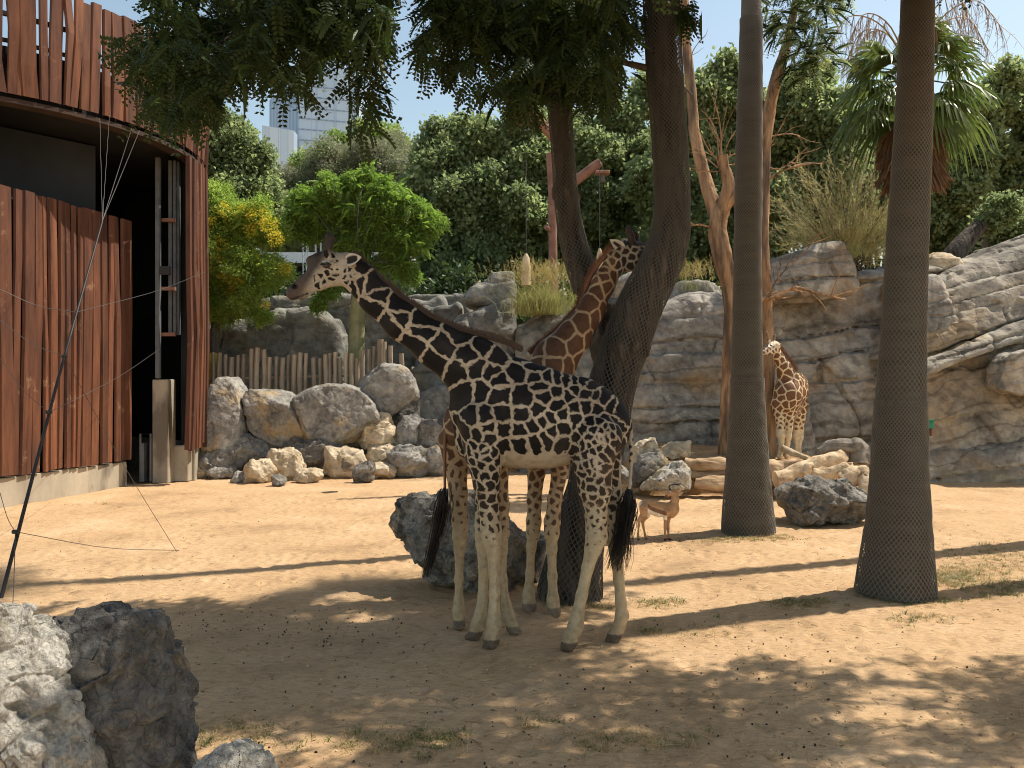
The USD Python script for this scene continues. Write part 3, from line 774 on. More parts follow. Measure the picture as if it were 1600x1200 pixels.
for i, (x0, y0, x1, y1, Y, mt, lab) in enumerate(PILE):
    sz = (x1 - x0) / FOC * Y
    ex, ey = (x1 - x0) * .09, (y1 - y0) * .10
    pl = ell(x0 - ex, y0 - ey, x1 + ex, y1 + ey, 2.8, (-.25, .2, .1, -.1)[i % 4], 9 if sz < 1.2 else 12, 200 + i)
    solo('pile_rock', rubble(pl, Y + .25, max(.6, sz * .9), 300 + i, 13, .045, .035, .35, .05), M[mt], lab, 'rock', smooth=32)
RIGHT = [
    ([(964, 760), (966, 726), (974, 722), (984, 730), (984, 760)], 19.4, 'blue_rock', 'blue-grey stone half hidden by the dark giraffe\'s tail'),
    ([(986, 735), (988, 704), (998, 692), (1022, 687), (1028, 700), (1022, 728)], 20.0, 'tan_rock', 'cream stone at the back of the rocks right of the dark giraffe\'s rump'),
    ([(982, 762), (982, 740), (998, 712), (1030, 702), (1046, 716), (1040, 732), (1016, 750), (996, 763)], 19.5, 'blue_rock', 'slanted blue-grey rock with an ochre side behind the gazelle'),
    ([(1002, 764), (1010, 748), (1034, 728), (1064, 718), (1078, 732), (1083, 767), (1040, 766)], 19.0, 'pale_rock', 'pale triangular rock just above the gazelle'),
    ([(1026, 716), (1034, 700), (1050, 691), (1076, 689), (1082, 704), (1080, 720), (1040, 726)], 20.3, 'tan_rock', 'sandy flat-topped rock at the edge of the log-edged mound')]
for i, (pl, Y, mt, lab) in enumerate(RIGHT):
    solo('mound_rock', rubble(pl, Y, .9, 400 + i, 11, .04, .035, .35, .05), M[mt], lab, 'rock', smooth=32)
solo('mound_boulder', rubble([(1217, 800), (1218, 770), (1232, 756), (1262, 748), (1300, 745), (1322, 752), (1340, 770), (1357, 782), (1359, 806), (1340, 815), (1290, 823), (1230, 818)], 15.5, 1.3, 410, 20, .03, .04, .5, .06), M['blue_rock'], 'blue-grey craggy boulder on the sand in front of the log pile', 'boulder', smooth=40)
solo('leaning_boulder', rubble([(606, 812), (618, 794), (650, 776), (690, 768), (740, 765), (776, 790), (806, 816), (822, 846), (822, 900), (800, 930), (740, 938), (696, 934), (676, 908), (648, 876), (616, 842)], 10.62, 1.2, 421, 18, .02, .03, .4, .05), M['blue_rock'], 'big dark angular boulder behind the dark giraffe\'s front legs', 'boulder', smooth=40)
solo('low_boulder', rubble([(796, 860), (812, 838), (840, 826), (856, 840), (858, 890), (840, 912), (800, 905)], 11.1, .7, 422, 9, .025, .03), M['blue_rock'], 'smaller grey boulder in the gap between giraffe legs and forked trunk', 'boulder', smooth=40)
solo('foreground_boulder', rubble([(-180, 1300), (-160, 980), (-60, 930), (0, 944), (18, 952), (34, 985), (52, 1020), (72, 1060), (100, 1098), (116, 1130), (124, 1170), (140, 1300)], 4.75, 1.0, 430, 26, .011, .032, .5, .022), M['pale_rock'], 'sunlit pale chipped boulder at the near left edge', 'boulder', smooth=40)
solo('foreground_boulder', rubble([(40, 1330), (52, 1100), (40, 1010), (46, 984), (78, 966), (150, 962), (205, 958), (234, 963), (248, 986), (258, 1030), (272, 1080), (284, 1130), (296, 1180), (310, 1330)], 5.35, 1.0, 434, 24, .011, .03, .5, .022), M['near_rock'], 'dark shaded block-shaped boulder next to the pale near one', 'boulder', smooth=40)
solo('foreground_boulder', rubble([(290, 1290), (306, 1204), (334, 1178), (356, 1170), (380, 1176), (420, 1198), (470, 1290)], 5.15, .6, 432, 12, .012, .03, .35, .05), M['pale_rock'], 'low pale rock top at the bottom edge right of the dark block', 'boulder', smooth=40)


# ---------------------------------------------------------------- raised mound with log edging
def make_mound():
    xs = np.linspace(W(985, 0, 20)[0], W(1345, 0, 20)[0], 150); ys = np.linspace(18.9, 23.6, 90)
    X, Y = np.meshgrid(xs, ys, indexing='ij')
    e = np.minimum.reduce([(X - xs[0]) / .8, (xs[-1] - X) / 1.0, (Y - 19.35) / .45 + .1 * np.sin(X * 2)])
    t = np.clip(e, 0, 1); t = t * t * (3 - 2 * t)
    q = np.stack([X, Y, 0 * X], -1)
    top = .80 + .16 * np.clip((Y - 20) / 2, 0, 1) - .25 * np.clip((X - 7.2) / 1.3, 0, 1)
    Z = t * top - .05 + (meshkit.fbm(q * 2, 4, 2) - .5) * .12 * (.3 + t)
    n, m = X.shape
    i, j = np.meshgrid(np.arange(n - 1), np.arange(m - 1), indexing='ij')
    f = np.stack([i * m + j, (i + 1) * m + j, (i + 1) * m + j + 1, i * m + j + 1], -1).reshape(-1, 4)
    tag(part('sand_mound', (np.stack([X, Y, Z], -1).reshape(-1, 3), f), M['soil'], None, smooth=True), 'raised sandy mound under the small giraffe, edged with logs', kind='structure')


make_mound()


def log(name, pts, radii, mat, lab, seed, sides=26, rough=.25, group=None):
    """pts: (px, py, Y) rows along the log."""
    p = spline([W(*q) for q in pts], 34)
    r = np.interp(np.linspace(0, 1, 34), np.linspace(0, 1, len(radii)), radii)
    p = p + (meshkit.fbm(np.stack([np.linspace(0, 4, 34) + seed * 3.1 + o for o in (0, 9, 18)], 1)[:, :, None] * [1, 0, 0], 2, seed) - .5) * r.mean() * .7
    return solo(name, tube(p, r, sides, True, rough, seed, grain=.5), M[mat], lab, 'log', group, smooth=50)


log('edge_log', [(1068, 726, 19.3), (1100, 727, 19.2), (1150, 730, 19.15), (1190, 728, 19.1)], [.13, .17, .16, .14], 'log', 'top split log of the mound edging left of the middle palm', 1)
log('edge_log', [(1075, 744, 19.2), (1120, 746, 19.1), (1190, 748, 19.0)], [.12, .14, .14], 'log', 'middle log of the mound edging above the gazelle', 2)
log('edge_log', [(1086, 755, 19.0), (1130, 757, 18.9), (1190, 762, 18.8), (1235, 764, 18.8)], [.14, .19, .18, .13], 'log', 'bottom log of the mound edging running behind the middle palm', 3)
log('edge_log', [(1180, 735, 19.3), (1215, 733, 19.2), (1252, 728, 19.2)], [.18, .19, .15], 'log', 'split brown log right of the middle palm', 4)
log('pile_log', [(1212, 752, 18.6), (1240, 742, 18.7), (1280, 725, 18.9), (1316, 712, 19.1)], [.18, .19, .18, .15], 'pale_log', 'thick pale log with a sawn end lying toward the viewer', 5)
log('pile_log', [(1256, 738, 18.5), (1290, 741, 18.45), (1322, 731, 18.4), (1328, 722, 18.4)], [.09, .13, .12, .06], 'pale_log', 'forked pale branch lying across the thick sawn log', 6)
log('pile_log', [(1256, 741, 18.4), (1262, 731, 18.4), (1268, 726, 18.45)], [.10, .09, .05], 'pale_log', 'short pale stub standing up beside the sawn log', 7)
log('pile_log', [(1318, 752, 18.3), (1340, 742, 18.3), (1356, 740, 18.3)], [.22, .20, .15], 'pale_log', 'thick cream log behind the craggy boulder', 8)
log('pile_log', [(1348, 744, 18.2), (1352, 760, 18.0), (1356, 775, 17.9)], [.17, .15, .13], 'pale_log', 'short cream log stub dropping to the sand', 9)
log('grey_log', [(1280, 706, 19.3), (1300, 694, 19.3), (1325, 696, 19.3), (1340, 700, 19.3), (1342, 722, 19.2)], [.09, .13, .15, .19, .22], 'grey_log', 'grey hooked driftwood root on top of the log pile', 10)
log('grey_log', [(1338, 730, 19.3), (1350, 715, 19.3), (1360, 700, 19.3)], [.2, .17, .10], 'grey_log', 'dark stump leaning at the right end of the log pile', 11)
log('thin_log', [(1222, 700, 20.2), (1240, 708, 20.0), (1262, 716, 19.8)], [.075, .07, .05], 'pale_log', 'thin pale log at the small giraffe\'s feet', 12, 14, .1)


# ---------------------------------------------------------------- rusty building
def plank(base, tang, out, w, zs, shifts, tilt, deep, thick=.012, fold=.62):
    """A folded sheet standing at BASE: at each height zs it may shift sideways and outward; profile: a return, a broad face."""
    prof = [(-w / 2, 0), (-w / 2 + .025, deep), (w / 2, deep * tilt)]
    ring = []
    for z, (s, o) in zip(zs, shifts):
        front = [base + tang * (u + s) + out * (d + o) + [0, 0, z] for u, d in prof]
        rear = [p - out * thick for p in front[::-1]]
        ring.append(front + rear)
    v = np.array(ring).reshape(-1, 3)
    k = len(ring[0]); f = []
    for i in range(len(zs) - 1):
        for j in range(k):
            j2 = (j + 1) % k
            f.append((i * k + j, i * k + j2, (i + 1) * k + j2, (i + 1) * k + j))
    f = np.array(f); f = np.vstack([f[:, [0, 1, 2]], f[:, [0, 2, 3]]])
    e = (len(zs) - 1) * k
    caps = [(0, 5, 1), (1, 5, 4), (1, 4, 2), (2, 4, 3)]
    f = np.vstack([f, np.array(caps), np.array([(e + a, e + c, e + b) for a, b, c in caps])])
    return v, f


BC, BR = np.array([-14.05, 21.77, 0.0]), 5.62


def on_ring(th, r=BR):
    c, s = math.cos(th), math.sin(th)
    return BC + [r * c, r * s, 0], np.array([-s, c, 0.0]), np.array([c, s, 0.0])


rng = np.random.default_rng(11)
hall = thing('rusty_building', 'round building clad in tilted rust-red steel sheets with a dark open doorway', 'building', (-14.05, 21.77, 0))
th, i = math.radians(-80), 0
while th < math.radians(55):
    w = rng.uniform(.15, .36)
    thc = th + w / 2 / BR
    p, t, o = on_ring(thc, BR + .02)
    zt = 11.1 + rng.uniform(-.07, .07)
    a = rng.uniform(-.075, .075)
    zm = rng.uniform(9.3, 10.3)
    bend = rng.uniform(-.06, .06)
    part('cladding_sheet', plank(p, t, o, w * 1.0, [8.68, zm, zt], [(a, .0), (bend, .02 + rng.uniform(0, .05)), (-a * .8, .02)], rng.uniform(.3, 1.1), rng.uniform(.04, .08)), M['corten'], hall)
    th += (w + (rng.uniform(.03, .07) if rng.random() < .3 else .004)) / BR
# the lower cladding right of the doorway
th = math.radians(-3.5)
while th < math.radians(60):
    w = rng.uniform(.22, .36)
    p, t, o = on_ring(th + w / 2 / BR, BR + .0)
    a = rng.uniform(-.12, .12)
    part('cladding_sheet', plank(p, t, o, w, [rng.uniform(.85, 1.0), rng.uniform(3.2, 4.2), rng.uniform(5.2, 6.0), 8.52], [(a, .0), (-a, .04), (a * .6, .03), (-a * .4, .0)], rng.uniform(.2, 1.2), rng.uniform(.05, .10)), M['corten'], hall)
    th += (w + .01) / BR


def ring_band(r0, r1, z0, z1, a0, a1, n=60):
    a = np.linspace(a0, a1, n)
    c, s = np.cos(a), np.sin(a)
    v = []
    for r, z in ((r1, z0), (r1, z1), (r0, z1), (r0, z0)):
        v.append(np.stack([BC[0] + r * c, BC[1] + r * s, np.full(n, z)], 1))
    v = np.vstack(v); f = []
    for k in range(4):
        k2 = (k + 1) % 4
        i = np.arange(n - 1)
        f.append(np.stack([k * n + i, k * n + i + 1, k2 * n + i + 1, k2 * n + i], 1))
    f = np.vstack(f)
    e = np.array([[0, n, 2 * n, 3 * n], [n - 1, 4 * n - 1, 3 * n - 1, 2 * n - 1]])
    f = np.vstack([f, e])
    return v, np.vstack([f[:, [0, 1, 2]], f[:, [0, 2, 3]]])


R_ = math.radians
part('ring_beam', ring_band(BR - .32, BR + .03, 8.50, 8.60, R_(-95), R_(70)), M['corten_return'], hall)
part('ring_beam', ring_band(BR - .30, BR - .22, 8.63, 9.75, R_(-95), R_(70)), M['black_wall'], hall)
part('ring_beam', ring_band(BR - .16, BR - .10, 10.35, 10.45, R_(-95), R_(70)), M['dark_steel'], hall)
part('ring_beam', ring_band(BR - .16, BR - .10, 9.8, 9.88, R_(-95), R_(70)), M['dark_steel'], hall)
part('roof', ring_band(.05, BR - .33, 8.66, 8.80, R_(-180), R_(180), 120), M['black_wall'], hall)
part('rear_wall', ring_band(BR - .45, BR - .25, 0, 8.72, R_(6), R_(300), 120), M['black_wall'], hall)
iw = math.atan2(3.4, 2.9)
ic = np.array([-12.05, 19.3])
ih = np.array([math.cos(iw), math.sin(iw)]); io = np.array([ih[1], -ih[0]])
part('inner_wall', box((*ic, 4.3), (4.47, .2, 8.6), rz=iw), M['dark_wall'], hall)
part('inner_wall_joint', box((*(ic + io * .1), 6.4), (4.46, .02, .04), rz=iw), M['black_wall'], hall)
hk = ic + ih * 1.85 + io * .12
part('wall_hook', tube(np.array([(*hk, 6.6), (*(hk + io * .14), 6.5), (*(hk + io * .14), 6.38), (*(hk + io * .03), 6.34)]), .03, 6), M['dark_steel'], hall)
# posts beside the doorway
px = lambda x, Y: (x - CX) / FOC * Y
for x0, x1, Y, z0, z1, mt, nm in [(243.5, 250.5, 21.6, 2.75, 8.5, 'steel', 'door_post'), (264, 270, 21.9, 3.9, 8.5, 'steel', 'corrugated_rail'), (271.5, 276, 21.9, 3.9, 8.5, 'steel', 'corrugated_rail'), (277, 281, 22.0, 3.9, 8.5, 'steel', 'corrugated_rail')]:
    part(nm, box(((px(x0, Y) + px(x1, Y)) / 2, Y, (z0 + z1) / 2), (px(x1, Y) - px(x0, Y), .12, z1 - z0), bevel=.01), M[mt], hall)
for z in (3.9, 5.1, 6.9):
    part('bracket', box((px(258, 21.7), 21.75, z), (.5, .10, .09)), M['rust_pole'], hall)
part('steel_bracket', box((px(257, 21.5), 21.55, 5.55), (.25, .08, .22)), M['dark_steel'], hall)
part('plinth', box((px(252.5, 21.75), 21.9, 1.36), (px(265, 21.6) - px(240, 21.6), .5, 2.72), bevel=.02), M['concrete'], hall)
part('plinth', box((px(279, 22.1), 22.3, .48), (px(297, 22.1) - px(265.5, 22.1), .5, .96), bevel=.02), M['concrete'], hall)
part('plinth', ring_band(BR - .5, BR - .1, -.1, .90, R_(6), R_(70), 30), M['concrete'], hall)
part('service_frame', tube(np.array([W(219, 752, 21.6), W(219, 678, 21.6), W(235, 678, 21.6), W(235, 752, 21.6)]), .03, 4), M['steel'], hall)
part('service_box', box(tuple(W(224, 722, 21.7)), (.12, .2, 1.0)), M['steel'], hall)

# the big sliding gate at the left, on its concrete kerb
gate = thing('sliding_gate', 'rust-red sliding gate of folded vertical steel sheets on a concrete kerb', 'gate', (-10.3, 19, 0))
g0, g1 = np.array([-11.25, 15.0, 0]), np.array([-9.8, 21.32, 0])
gd = nrm(g1 - g0); go = np.array([gd[1], -gd[0], 0])
L = np.linalg.norm(g1 - g0); s = 0.0
edges = [0]
while edges[-1] < L - .3:
    edges.append(edges[-1] + rng.uniform(.15, .34))
edges[-1] = L
for a, b in zip(edges[:-1], edges[1:]):
    w = b - a
    lean = rng.uniform(-.07, .07) if b < L - .1 else 0.0
    zb = rng.uniform(2.9, 4.6)
    part('gate_sheet', plank(g0 + gd * (a + b) / 2, gd, go, w * (.98 if rng.random() < .5 else .80), [.66 + rng.uniform(-.03, .02), zb, zb + .9, 6.78 + rng.uniform(-.03, .03)], [(lean, .02), (lean * .2, .03 + rng.uniform(0, .03)), (-lean * .6, .04), (-lean, .02)], rng.uniform(.3, 1.1), rng.uniform(.035, .06)), M['corten'], gate)
ang = math.atan2(gd[1], gd[0])
mid = (g0 + g1) / 2 - go * .1
part('gate_backing', box((*(mid[:2] + gd[:2] * -.1), 3.7), (L - .3, .04, 5.8), rz=ang), M['black_wall'], gate)
for z in (1.2, 3.0, 4.9, 6.4):
    part('gate_rail', box((*(mid[:2] - go[:2] * .06), z), (L - .2, .07, .10), rz=ang), M['dark_steel'], gate)
kb = g0 + gd * (L / 2 - .15) - go * .12
part('kerb_wall', box((kb[0], kb[1], .29), (L, .22, .66), rz=ang, bevel=.015), M['concrete'], gate)
# rungs seen through the gap between the first sheets
for z in np.arange(1.3, 3.6, .16):
    q = g0 + gd * 2.35 - go * .05
    part('rung', box((q[0], q[1], z), (.14, .02, .02), rz=ang), M['steel'], gate)

# glass tower far away
TY = 300.0
M['tower_pale'] = look('tower_pale', {'g': ('geometry', {}), 'm': ('mapping', {'scale': (.28, .28, .14)}), 'w': ('brick_texture', {'color1': (.27, .36, .46), 'color2': (.31, .40, .49), 'mortar': (.24, .32, .42), 'scale': 1.0, 'mortar_size': .03, 'brick_width': 1.2, 'row_height': .5, 'offset': 0.0}),
                                     'p': ('principled_bsdf', {'roughness': .35, 'specular_ior_level': .6})}, [('g.position', 'm.vector'), ('m.vector', 'w.vector'), ('w.color', 'p.base_color')])
M['tower_blue'] = look('tower_blue', {'g': ('geometry', {}), 'm': ('mapping', {'scale': (.45, .45, .2)}), 'w': ('wave_texture', {'scale': .35, 'distortion': .3}), 'r': ('rgb_ramp', {'ramp': [(.2, (.12, .18, .27)), (.8, (.19, .26, .36))]}),
                                     'p': ('principled_bsdf', {'roughness': .3, 'specular_ior_level': .6})}, [('g.position', 'm.vector'), ('m.vector', 'w.vector'), ('w.color', 'r.fac'), ('r.color', 'p.base_color')])
tower = thing('glass_tower', 'pale blue glass office tower far behind the trees', 'tower', (W(466, 0, TY)[0], TY, 0))


def prism(pts, z0, z1):
    n = len(pts)
    v = np.vstack([np.c_[pts, np.full(n, z0)], np.c_[pts, np.full(n, z1)]])
    f = []
    for i in range(n):
        j = (i + 1) % n
        f += [(i, j, n + j), (i, n + j, n + i)]
    for i in range(1, n - 1):
        f += [(0, i + 1, i), (n, n + i, n + i + 1)]
    return v, np.array(f)


zt = lambda y, Y=TY: EYE - (y - CY) / FOC * Y
xa = lambda x, Y=TY: (x - CX) / FOC * Y
part('east_slab', prism(np.array([(xa(466), TY), (xa(556), TY + 6), (xa(556), TY + 40), (xa(466), TY + 40)]), 0, zt(100)), M['tower_pale'], tower)
part('west_slab', prism(np.array([(xa(383), TY + 30), (xa(465.5), TY + 4), (xa(465.5), TY + 40), (xa(383), TY + 50)]), 0, zt(112)), M['tower_blue'], tower)
part('low_annex', prism(np.array([(xa(425), TY - 12), (xa(466), TY - 6), (xa(466), TY - .5), (xa(425), TY + 14)]), 0, zt(212)), M['tower_pale'], tower)
for k in range(7):
    z = zt(236 - k * 17)
    part('floor_line', prism(np.array([(xa(466.2), TY - .15), (xa(556), TY + 5.85), (xa(556), TY + 6.2), (xa(466.2), TY + .2)]), z, z + .35), M['tower_blue'], tower)

# grey service shed with a mast in front
shed = thing('service_shed', 'low grey metal shed with a white roof edge behind the flowering tree', 'shed', (W(470, 0, 36)[0], 36, 0))
a, b = W(405, 403, 36), W(640, 403, 36)
part('wall', box(((a[0] + b[0]) / 2, 37, 4.0), (b[0] - a[0], 2, 7.4)), M['shed_wall'], shed)
part('roof_edge', box(((a[0] + b[0]) / 2, 36.6, 7.95), (b[0] - a[0] + .3, 3.1, .45)), M['shed_roof'], shed)
for x in np.arange(a[0] + .2, b[0], .55):
    part('rib', box((x, 35.96, 4.0), (.05, .06, 7.3)), M['shed_wall'], shed)
mast = thing('lattice_mast', 'thin pale lattice mast above the near giraffe\'s nose', 'mast', (W(474, 0, 34)[0], 34, 0))
for dx, dy in ((-.1, 0), (.1, 0), (0, .17)):
    part('leg', tube(np.array([W(477, 600, 34) + [dx, dy, 0], W(477, 346, 34) + [dx, dy, 0]]), .022, 5), M['mast'], mast)
zz = np.arange(3.0, 9.0, .3)
part('lacing', cat_mesh([tube(np.array([W(477, 600, 34) * [1, 1, 0] + [-.1, 0, z], W(477, 600, 34) * [1, 1, 0] + [.1, 0, z + .3]]), .012, 4) for z in zz]), M['mast'], mast)
frame_ = thing('goal_frame', 'thin pale metal pole frame between the mast and the lime-green tree', 'frame', (W(492, 0, 33)[0], 33, 0))
part('upright', tube(np.array([W(493, 500, 33), W(493, 369, 33)]), .03, 6), M['mast'], frame_)
part('upright', tube(np.array([W(501, 500, 33), W(501, 369, 33)]), .03, 6), M['mast'], frame_)
part('crossbar', tube(np.array([W(478, 370, 33), W(502, 369, 33)]), .03, 6), M['mast'], frame_)

# fence of rough stakes
fence = thing('stake_fence', 'fence of rough upright wooden stakes behind the boulder row', 'fence', (W(480, 0, 25.6)[0], 25.6, 0))
rng = np.random.default_rng(5)
FX = [322, 333, 343, 352, 362, 372, 381, 393, 402, 412, 421, 432, 442, 451, 460, 469, 478, 489, 500, 508, 515, 524, 531, 540, 549, 558, 567, 576, 584, 594, 601, 610, 627]
FT = [553, 550, 551, 554, 558, 555, 553, 545, 543, 546, 558, 557, 559, 555, 554, 551, 552, 559, 560, 554, 552, 550, 559, 551, 552, 560, 547, 546, 541, 530, 534, 540, 552]
for x, y in zip(FX, FT):
    Y = 25.6 + rng.uniform(-.1, .1) + (.4 if x > 570 else 0)
    top = W(x, y, Y); r = rng.uniform(.058, .088) + (.03 if x in (393, 594) else 0)
    bot = W(x + rng.uniform(-2, 2), 640, Y)
    pts = spline(np.array([bot, (top + bot) / 2 + rng.normal(size=3) * .02, top]), 7)
    part('stake', tube(pts, np.linspace(r * 1.05, r * .9, 7), 8, True, .22, int(x)), M['stake'], fence, smooth=50)
for z in (.62, 1.95):
    part('rail', tube(np.array([W(318, 600, 25.75) * [1, 1, 0] + [0, 0, z + .8], W(632, 600, 26.0) * [1, 1, 0] + [0, 0, z + .95]]), .04, 6), M['stake'], fence)
solo('yellow_board', box(tuple(W(333, 580, 26.0)), (.52, .03, 1.15), bevel=.01), M['yellow_board'], 'yellow board behind the stakes at the left end of the fence', 'board')

# red-brown steel tree pole with lamps
pole = thing('branching_pole', 'red-brown branching pole with lanterns between the two forked limbs', 'pole', (W(864, 0, 27)[0], 27, 0))
part('shaft', tube(np.array([W(865, 600, 27), W(864, 400, 27), W(863, 300, 27), W(859, 240, 27)]), [.15, .14, .135, .13], 12, True, .06, 1), M['rust_pole'], pole, smooth=50)
part('arm', tube(np.array([W(865, 216, 27), W(836, 180, 26.6), W(822, 174, 26.5)]), [.16, .16, .13], 10, True, .05, 2), M['rust_pole'], pole, smooth=50)
part('arm', tube(np.array([W(864, 322, 27), W(897, 284, 26.7), W(938, 253, 26.4)]), [.15, .16, .14], 10, True, .05, 3), M['rust_pole'], pole, smooth=50)
part('stub', tube(np.array([W(864, 362, 27), W(852, 354, 26.8)]), [.10, .08], 8, True, .05, 4), M['rust_pole'], pole)
for x, y in ((822, 178), (941, 256)):
    la = thing('hanging_lantern', 'small box lantern hanging from the ' + ('upper left' if x < 900 else 'lower right') + ' arm of the branching pole', 'lantern', tuple(W(x, y + 12, 26.4)))
    part('cap', box(tuple(W(x, y + 14, 26.4)), (.46, .36, .10), bevel=.02), M['rust_pole'], la)
    part('body', box(tuple(W(x + 1, y + 22, 26.4)), (.14, .14, .26), bevel=.02), M['lantern'], la)
    part('hanger', tube(np.array([W(x, y - 4, 26.4), W(x, y + 12, 26.4)]), .012, 4), M['wire'], la)
# two hanging pointed logs
for x, y0, y1, Y, hw, lab in ((822, 396, 446, 24.6, .15, 'pale pointed hanging log left of the forked trunk'), (937, 388, 428, 24.2, .11, 'pale pointed hanging log seen in the fork of the trunk')):
    hg = thing('hanging_log', lab, 'hanging log', tuple(W(x, y0, Y)))
    part('log', tube(np.array([W(x, y0, Y), W(x, y0 + 7, Y), W(x, y0 + 20, Y), W(x, y1, Y)]), [.03, hw * .7, hw, hw * .95], 10, True, .12, x), M['pale_wood'], hg, smooth=50)
    part('wire', tube(np.array([W(x, y0 + 2, Y), W(x, 250, Y)]), .012, 4), M['wire'], hg)
gb = thing('green_box', 'small green box fixed to the ochre rock right of the thick netted palm', 'box', tuple(W(1447, 664, 21.6)))
part('case', box(tuple(W(1448, 663, 21.7)), (.24, .3, .22), bevel=.02), M['green_box'], gb)
part('lid', box(tuple(W(1448, 656.4, 21.68)), (.27, .34, .03)), M['green_box'], gb)
part('spout', box(tuple(W(1454, 675, 21.7)), (.04, .2, .2)), M['rust_pole'], gb)


# ---------------------------------------------------------------- animals
M['coat'] = look('coat', {
    'e': ('attribute', {'attribute': 'edge'}), 'b': ('attribute', {'attribute': 'ground_tone'}), 'k': ('attribute', {'attribute': 'patch_tone'}),
    'g': ('geometry', {}), 'n': ('noise_texture', {'scale': 75, 'detail': 5, 'roughness': .75}), 'na': ('math', {'math_type': 'multiply_add', 'value2': .38, 'value3': -.19}), 'add': ('math', {'math_type': 'add'}),
    'mr': ('map_range', {'from_min': -.07, 'from_max': .09, 'to_min': 0, 'to_max': 1, 'clamp': True}), 'mx': ('mix', {}),
    'n2': ('noise_texture', {'scale': 14, 'detail': 6, 'roughness': .7}), 'r2': ('rgb_ramp', {'ramp': [(.25, (.60, .57, .53)), (.5, (1, 1, 1)), (.75, (1.25, 1.22, 1.17))]}), 'mu': ('mix', {'mix_type': 'multiply', 'fac': 1}),
    'n3': ('noise_texture', {'scale': 160, 'detail': 3}), 'bp': ('bump', {'strength': .25, 'distance': .008}),
    'p': ('principled_bsdf', {'roughness': .6, 'specular_ior_level': .14})},
    [('g.position', 'n.vector'), ('n.fac', 'na.value1'), ('na.value', 'add.value1'), ('e.fac', 'add.value2'), ('add.value', 'mr.value'), ('mr.result', 'mx.fac'), ('b.color', 'mx.color1'), ('k.color', 'mx.color2'),
     ('g.position', 'n2.vector'), ('n2.fac', 'r2.fac'), ('mx.color', 'mu.color1'), ('r2.color', 'mu.color2'), ('mu.color', 'p.base_color'), ('g.position', 'n3.vector'), ('n3.fac', 'bp.height'), ('bp.normal', 'p.normal')])
M['hair_dark'] = plain('hair_dark', (.012, .010, .009), .45)
M['hair_brown'] = plain('hair_brown', (.055, .032, .02), .6)
M['hair_red'] = plain('hair_red', (.16, .07, .035), .6)
M['eye'] = plain('eye', (.008, .006, .005), .08, spec=.6)
M['horn'] = plain('horn', (.03, .024, .02), .5)


def chain(F, pts, k=.03, lateral=(0, 1, 0), w=1.0):
    q = [(W(a, b, Y), r * Y / FOC) for a, b, Y, r in pts]
    for (p0, r0), (p1, r1) in zip(q[:-1], q[1:]):
        F.bone(p0, p1, r0, r1, k, lateral, w)


def bounds_of(chains, pad=.12):
    P = np.array([W(a, b, Y) for c in chains for a, b, Y, r in c]); R = max(r * Y / FOC for c in chains for a, b, Y, r in c)
    r = np.array([r * Y / FOC for c in chains for a, b, Y, r in c])[:, None]
    return (P - r).min(0) - pad, (P + r).max(0) + pad


def smooth_mesh(v, f, n=4):
    m = trimesh.Trimesh(v, f, process=False)
    trimesh.smoothing.filter_taubin(m, lamb=.5, nu=.52, iterations=n)
    w = np.array(m.vertices)
    far = np.linalg.norm(w - v, axis=1) > .02
    w[far] = v[far]
    return w, np.array(m.faces)


def pixel(v):
    return CX + FOC * v[:, 0] / v[:, 1], CY - FOC * (v[:, 2] - EYE) / v[:, 1]


def dart(v, spacing, rng, start=None, tries=9000):
    """Points on the mesh, spaced apart by at least the local spacing."""
    pts = list(start) if start is not None else []
    for i in rng.permutation(len(v))[:tries]:
        if not pts or (np.linalg.norm(np.array(pts) - v[i], axis=1) > spacing[i]).all():
            pts.append(v[i])
    return np.array(pts)


def to_border(q, S, k=6):
    """Distance from each point to the border of its cell among the seeds."""
    d, ix = cKDTree(S).query(q, k=k)
    gap = np.linalg.norm(S[ix[:, 1:]] - S[ix[:, :1]], axis=2)
    return ((d[:, 1:] ** 2 - d[:, :1] ** 2) / (2 * gap + 1e-9)).min(1)


def sst(a, b, x):
    t = np.clip((x - a) / (b - a), 0, 1)
    return t * t * (3 - 2 * t)


def lerp(a, b, t):
    return np.asarray(a) + (np.asarray(b) - np.asarray(a)) * np.asarray(t)[..., None]


def bristles(path, n, length, width, rng, spread=.25, up=(0, 0, 1), droop=0.0):
    """Short stiff hairs (thin triangles) along a line."""
    p = spline(path, n)
    t = np.gradient(p, axis=0); t /= np.linalg.norm(t, axis=1, keepdims=True)
    d = np.asarray(up) + rng.normal(size=p.shape) * spread - t * .35
    d -= (d * t).sum(1, keepdims=True) * t * .6
    d /= np.linalg.norm(d, axis=1, keepdims=True)
    o = p + rng.normal(size=p.shape) * width * 1.5
    tip = o + d * (length * rng.uniform(.6, 1.15, n))[:, None]
    s = t * width
    v = np.stack([o - s, o + s, tip], 1).reshape(-1, 3)
    return v, np.arange(3 * n).reshape(-1, 3)


def tuft(path, n, r0, r1, rng, thick=.004, length=(.55, 1.0), wild=.5):
    """A hanging bunch of hair strands following the path."""
    ms = []
    base = spline(path, 9)
    for _ in range(n):
        k = rng.uniform(*length)
        s0 = rng.uniform(0, .35)
        u = np.linspace(s0, min(1, s0 + k), 7)
        p = np.stack([np.interp(u, np.linspace(0, 1, 9), base[:, j]) for j in range(3)], 1)
        off = rng.normal(size=3) * [1, 1, .3]
        g = np.interp(u, [0, .25, .6, 1], [r0 * .5, r0, r0 * .9, r1])[:, None]
        p = p + off * g + rng.normal(size=p.shape) * .006 * wild
        ms.append(tube(p, np.linspace(thick, thick * .3, 7), 3, False))
    return cat_mesh(ms)


